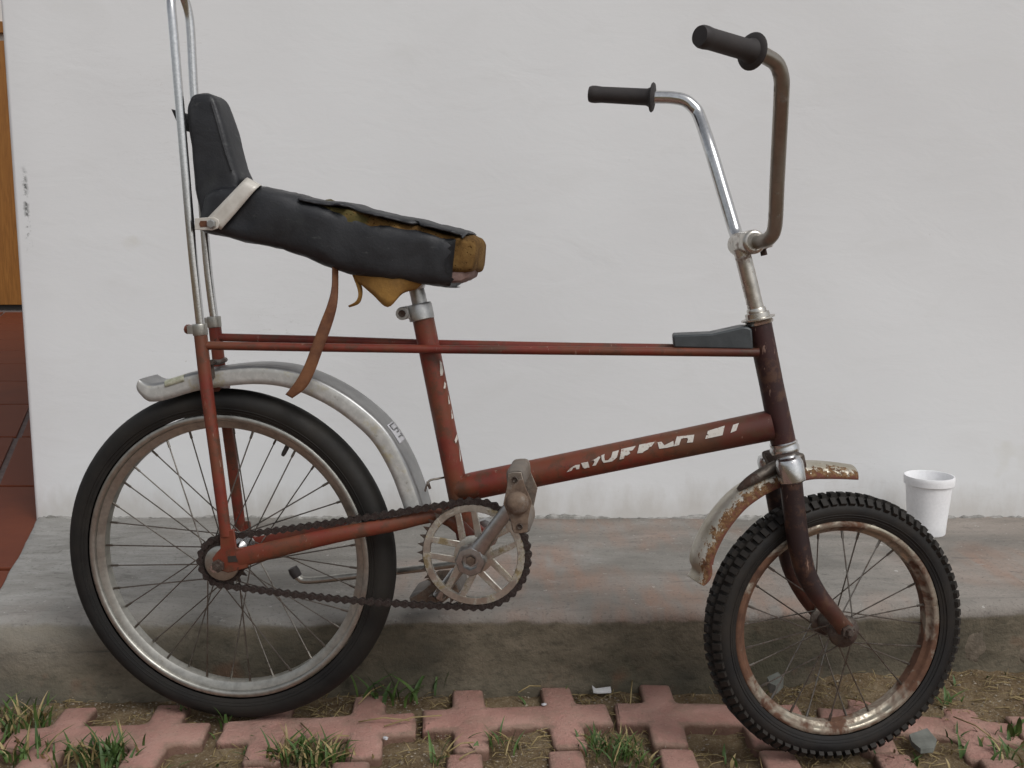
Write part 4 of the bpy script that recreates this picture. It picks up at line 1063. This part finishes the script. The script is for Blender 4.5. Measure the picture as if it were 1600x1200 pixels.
# pebbles and grit
pm = MB()
def bead(p, r, seed):
    rnd = random.Random(seed); 
    vs = [V((1, 0, 0)), V((-1, 0, 0)), V((0, 1, 0)), V((0, -1, 0)), V((0, 0, .8)), V((0, 0, -.8))]
    i = len(pm.v); pm.v += [V(p) + V((q.x * r * rnd.uniform(.6, 1.2), q.y * r * rnd.uniform(.6, 1.2), q.z * r * rnd.uniform(.5, 1))) for q in vs]
    for a, b, c in ((0, 2, 4), (2, 1, 4), (1, 3, 4), (3, 0, 4), (2, 0, 5), (1, 2, 5), (3, 1, 5), (0, 3, 5)): pm.f.append((i + a, i + b, i + c))
for k in range(5200):
    x = random.uniform(-1.0, 1.05); y = random.uniform(1.18, kerb_y(x) - .002)
    if noise.noise(V((x * 7, y * 7, 2))) < -.15 and random.random() < .7: continue
    bead((x, y, soil_z(x, y) + .0006), random.choice((.0012, .0016, .0022, .003)) * random.uniform(.7, 1.2), k)
for k in range(2600):
    x = random.uniform(-1.0, 1.05); y = random.uniform(1.2, kerb_y(x) - .01)
    if fbm((x, y, 0), 14, 9) < .12: continue
    bead((x, y, .0002), random.choice((.0007, .0010, .0014)), k + 9000)
tag(pm.build('grit', M['pebble'], None, 20), 'fine pebbles and grit scattered over the soil', None, None, 'stuff')
for (u, v, z) in ((850, 1102, .0015), (602, 1154, .001)):
    bm = lump((0, 0, 0), (.0040, .0032, .0022), u, 2, .5); o = bm_obj(bm, 'pebble', M['label']); o.location = on_z(u, v, 0) + V((0, 0, z))
    tag(o, {850: 'white pebble on the paver arm beside the kerb', 602: 'white pebble on the paver right of the rear tyre'}[u], 'pebble')
# grass and straw
def blade(m, p, h, w_, yaw, bend, curl=0.0):
    d = V((math.cos(yaw), math.sin(yaw), 0)); s = V((-math.sin(yaw), math.cos(yaw), 0)); ids = []
    for k in range(6):
        t = k / 5; c = V(p) + V((0, 0, 1)) * h * (t - .35 * bend * t * t) + d * h * bend * t * t + s * curl * t * t
        ww = w_ * (1 - t) ** .6 * (.6 + .8 * min(1, t * 3)) * .5 + .0001
        ids.append(m.ring([c - s * ww, c + V((0, 0, -ww * .5)), c + s * ww]))
    for a, b in zip(ids, ids[1:]): m.bridge(a, b, False)
gm = MB(); smb = MB()
def tuft(u, v, n_, h, spread, wd=.005, z=-.012):
    c = on_z(u, v, z)
    for k in range(int(n_ * 1.5)):
        p = c + V((random.gauss(0, spread), random.gauss(0, spread * .6), 0))
        blade(gm if random.random() < .72 or wd > .0055 else smb, p, h * random.uniform(.5, 1.15), wd * random.uniform(.5, 1.1), random.uniform(0, 6.28), random.uniform(.2, 1.0), random.uniform(-.01, .01))
for a in ((165, 1192, 60, .050, .022), (130, 1195, 14, .045, .02), (15, 1150, 34, .055, .022), (40, 1190, 26, .05, .02), (60, 1135, 16, .055, .010, .004), (20, 1120, 8, .045, .02),
          (475, 1190, 60, .045, .024), (515, 1195, 24, .04, .02), (445, 1188, 10, .055, .012), (960, 1178, 46, .035, .022, .004), (990, 1190, 26, .03, .02, .004), (620, 1098, 7, .07, .022, .008), (585, 1100, 6, .06, .02, .007),
          (680, 1085, 3, .075, .008, .006), (352, 1140, 3, .05, .004, .008), (775, 1170, 10, .04, .02), (690, 1190, 6, .045, .01), (740, 1178, 2, .03, .003, .010), (1585, 1155, 4, .055, .006, .008), (1410, 1196, 8, .03, .02),
          (1540, 1160, 12, .03, .03), (925, 1160, 10, .03, .01), (1470, 1110, 4, .04, .012, .007), (1130, 1192, 3, .03, .02), (290, 1118, 6, .03, .01), (380, 1120, 4, .04, .01), (1570, 1190, 16, .035, .03), (400, 1075, 4, .06, .02), (360, 1070, 4, .05, .02)):
    tuft(*a)
for k in range(260):                                   # sparse weeds nearer the camera
    x = random.uniform(-1.5, 1.5); y = random.uniform(.8, 1.25)
    if abs(math.sin(x * 10.35)) < .5: continue
    blade(gm, (x, y, -.014), random.uniform(.02, .05), .004, random.uniform(0, 6.28), random.uniform(.2, .9))
for k in range(420):                                   # seedlings in the cells
    x = random.uniform(-1.0, 1.05); y = random.uniform(1.2, kerb_y(x) - .006)
    if fbm((x, y, 0), 6, 15) < .15: continue
    blade(gm, (x, y, soil_z(x, y) - .002), random.uniform(.010, .028), random.uniform(.002, .005), random.uniform(0, 6.28), random.uniform(.3, 1.1))
tag(gm.build('grass', M['grass'], None, 180), 'green grass blades and weeds sprouting between the pavers', None, None, 'stuff')
for k in range(4200):
    x = random.uniform(-1.0, 1.05); y = random.uniform(1.16, kerb_y(x) - .004)
    if fbm((x, y, 0), 8, 6) < -.05: continue
    z = soil_z(x, y) + random.uniform(.001, .006); a = random.uniform(0, 6.28); ln = random.uniform(.008, .035)
    p = V((x, y, z)); q = p + V((math.cos(a) * ln, math.sin(a) * ln, random.uniform(-.003, .008)))
    smb.tube([p, p.lerp(q, .5) + V((random.uniform(-.004, .004), 0, random.uniform(0, .004))), q], random.uniform(.0003, .0008), 4)
for (u, v, u2, v2) in ((560, 1128, 640, 1126), (600, 1135, 690, 1118), (510, 1160, 545, 1150), (470, 1130, 500, 1170), (560, 1100, 600, 1070), (985, 1040 + 60, 988, 1060), (960, 1190, 980, 1140), (700, 1175, 740, 1160), (790, 1180, 800, 1150), (830, 1165, 850, 1150), (810, 1082, 845, 1072), (1320, 1090, 1370, 1110), (1390, 1070, 1400, 1095), (1490, 1120, 1560, 1160)):
    p = on_z(u, v, .002); q = on_z(u2, v2, .006)
    smb.tube([p, p.lerp(q, .5) + V((0, 0, .006)), q], .0011, 5)
tag(smb.build('straw', M['straw'], None, 180), 'dry straw and dead grass lying in the paving cells', None, None, 'stuff')
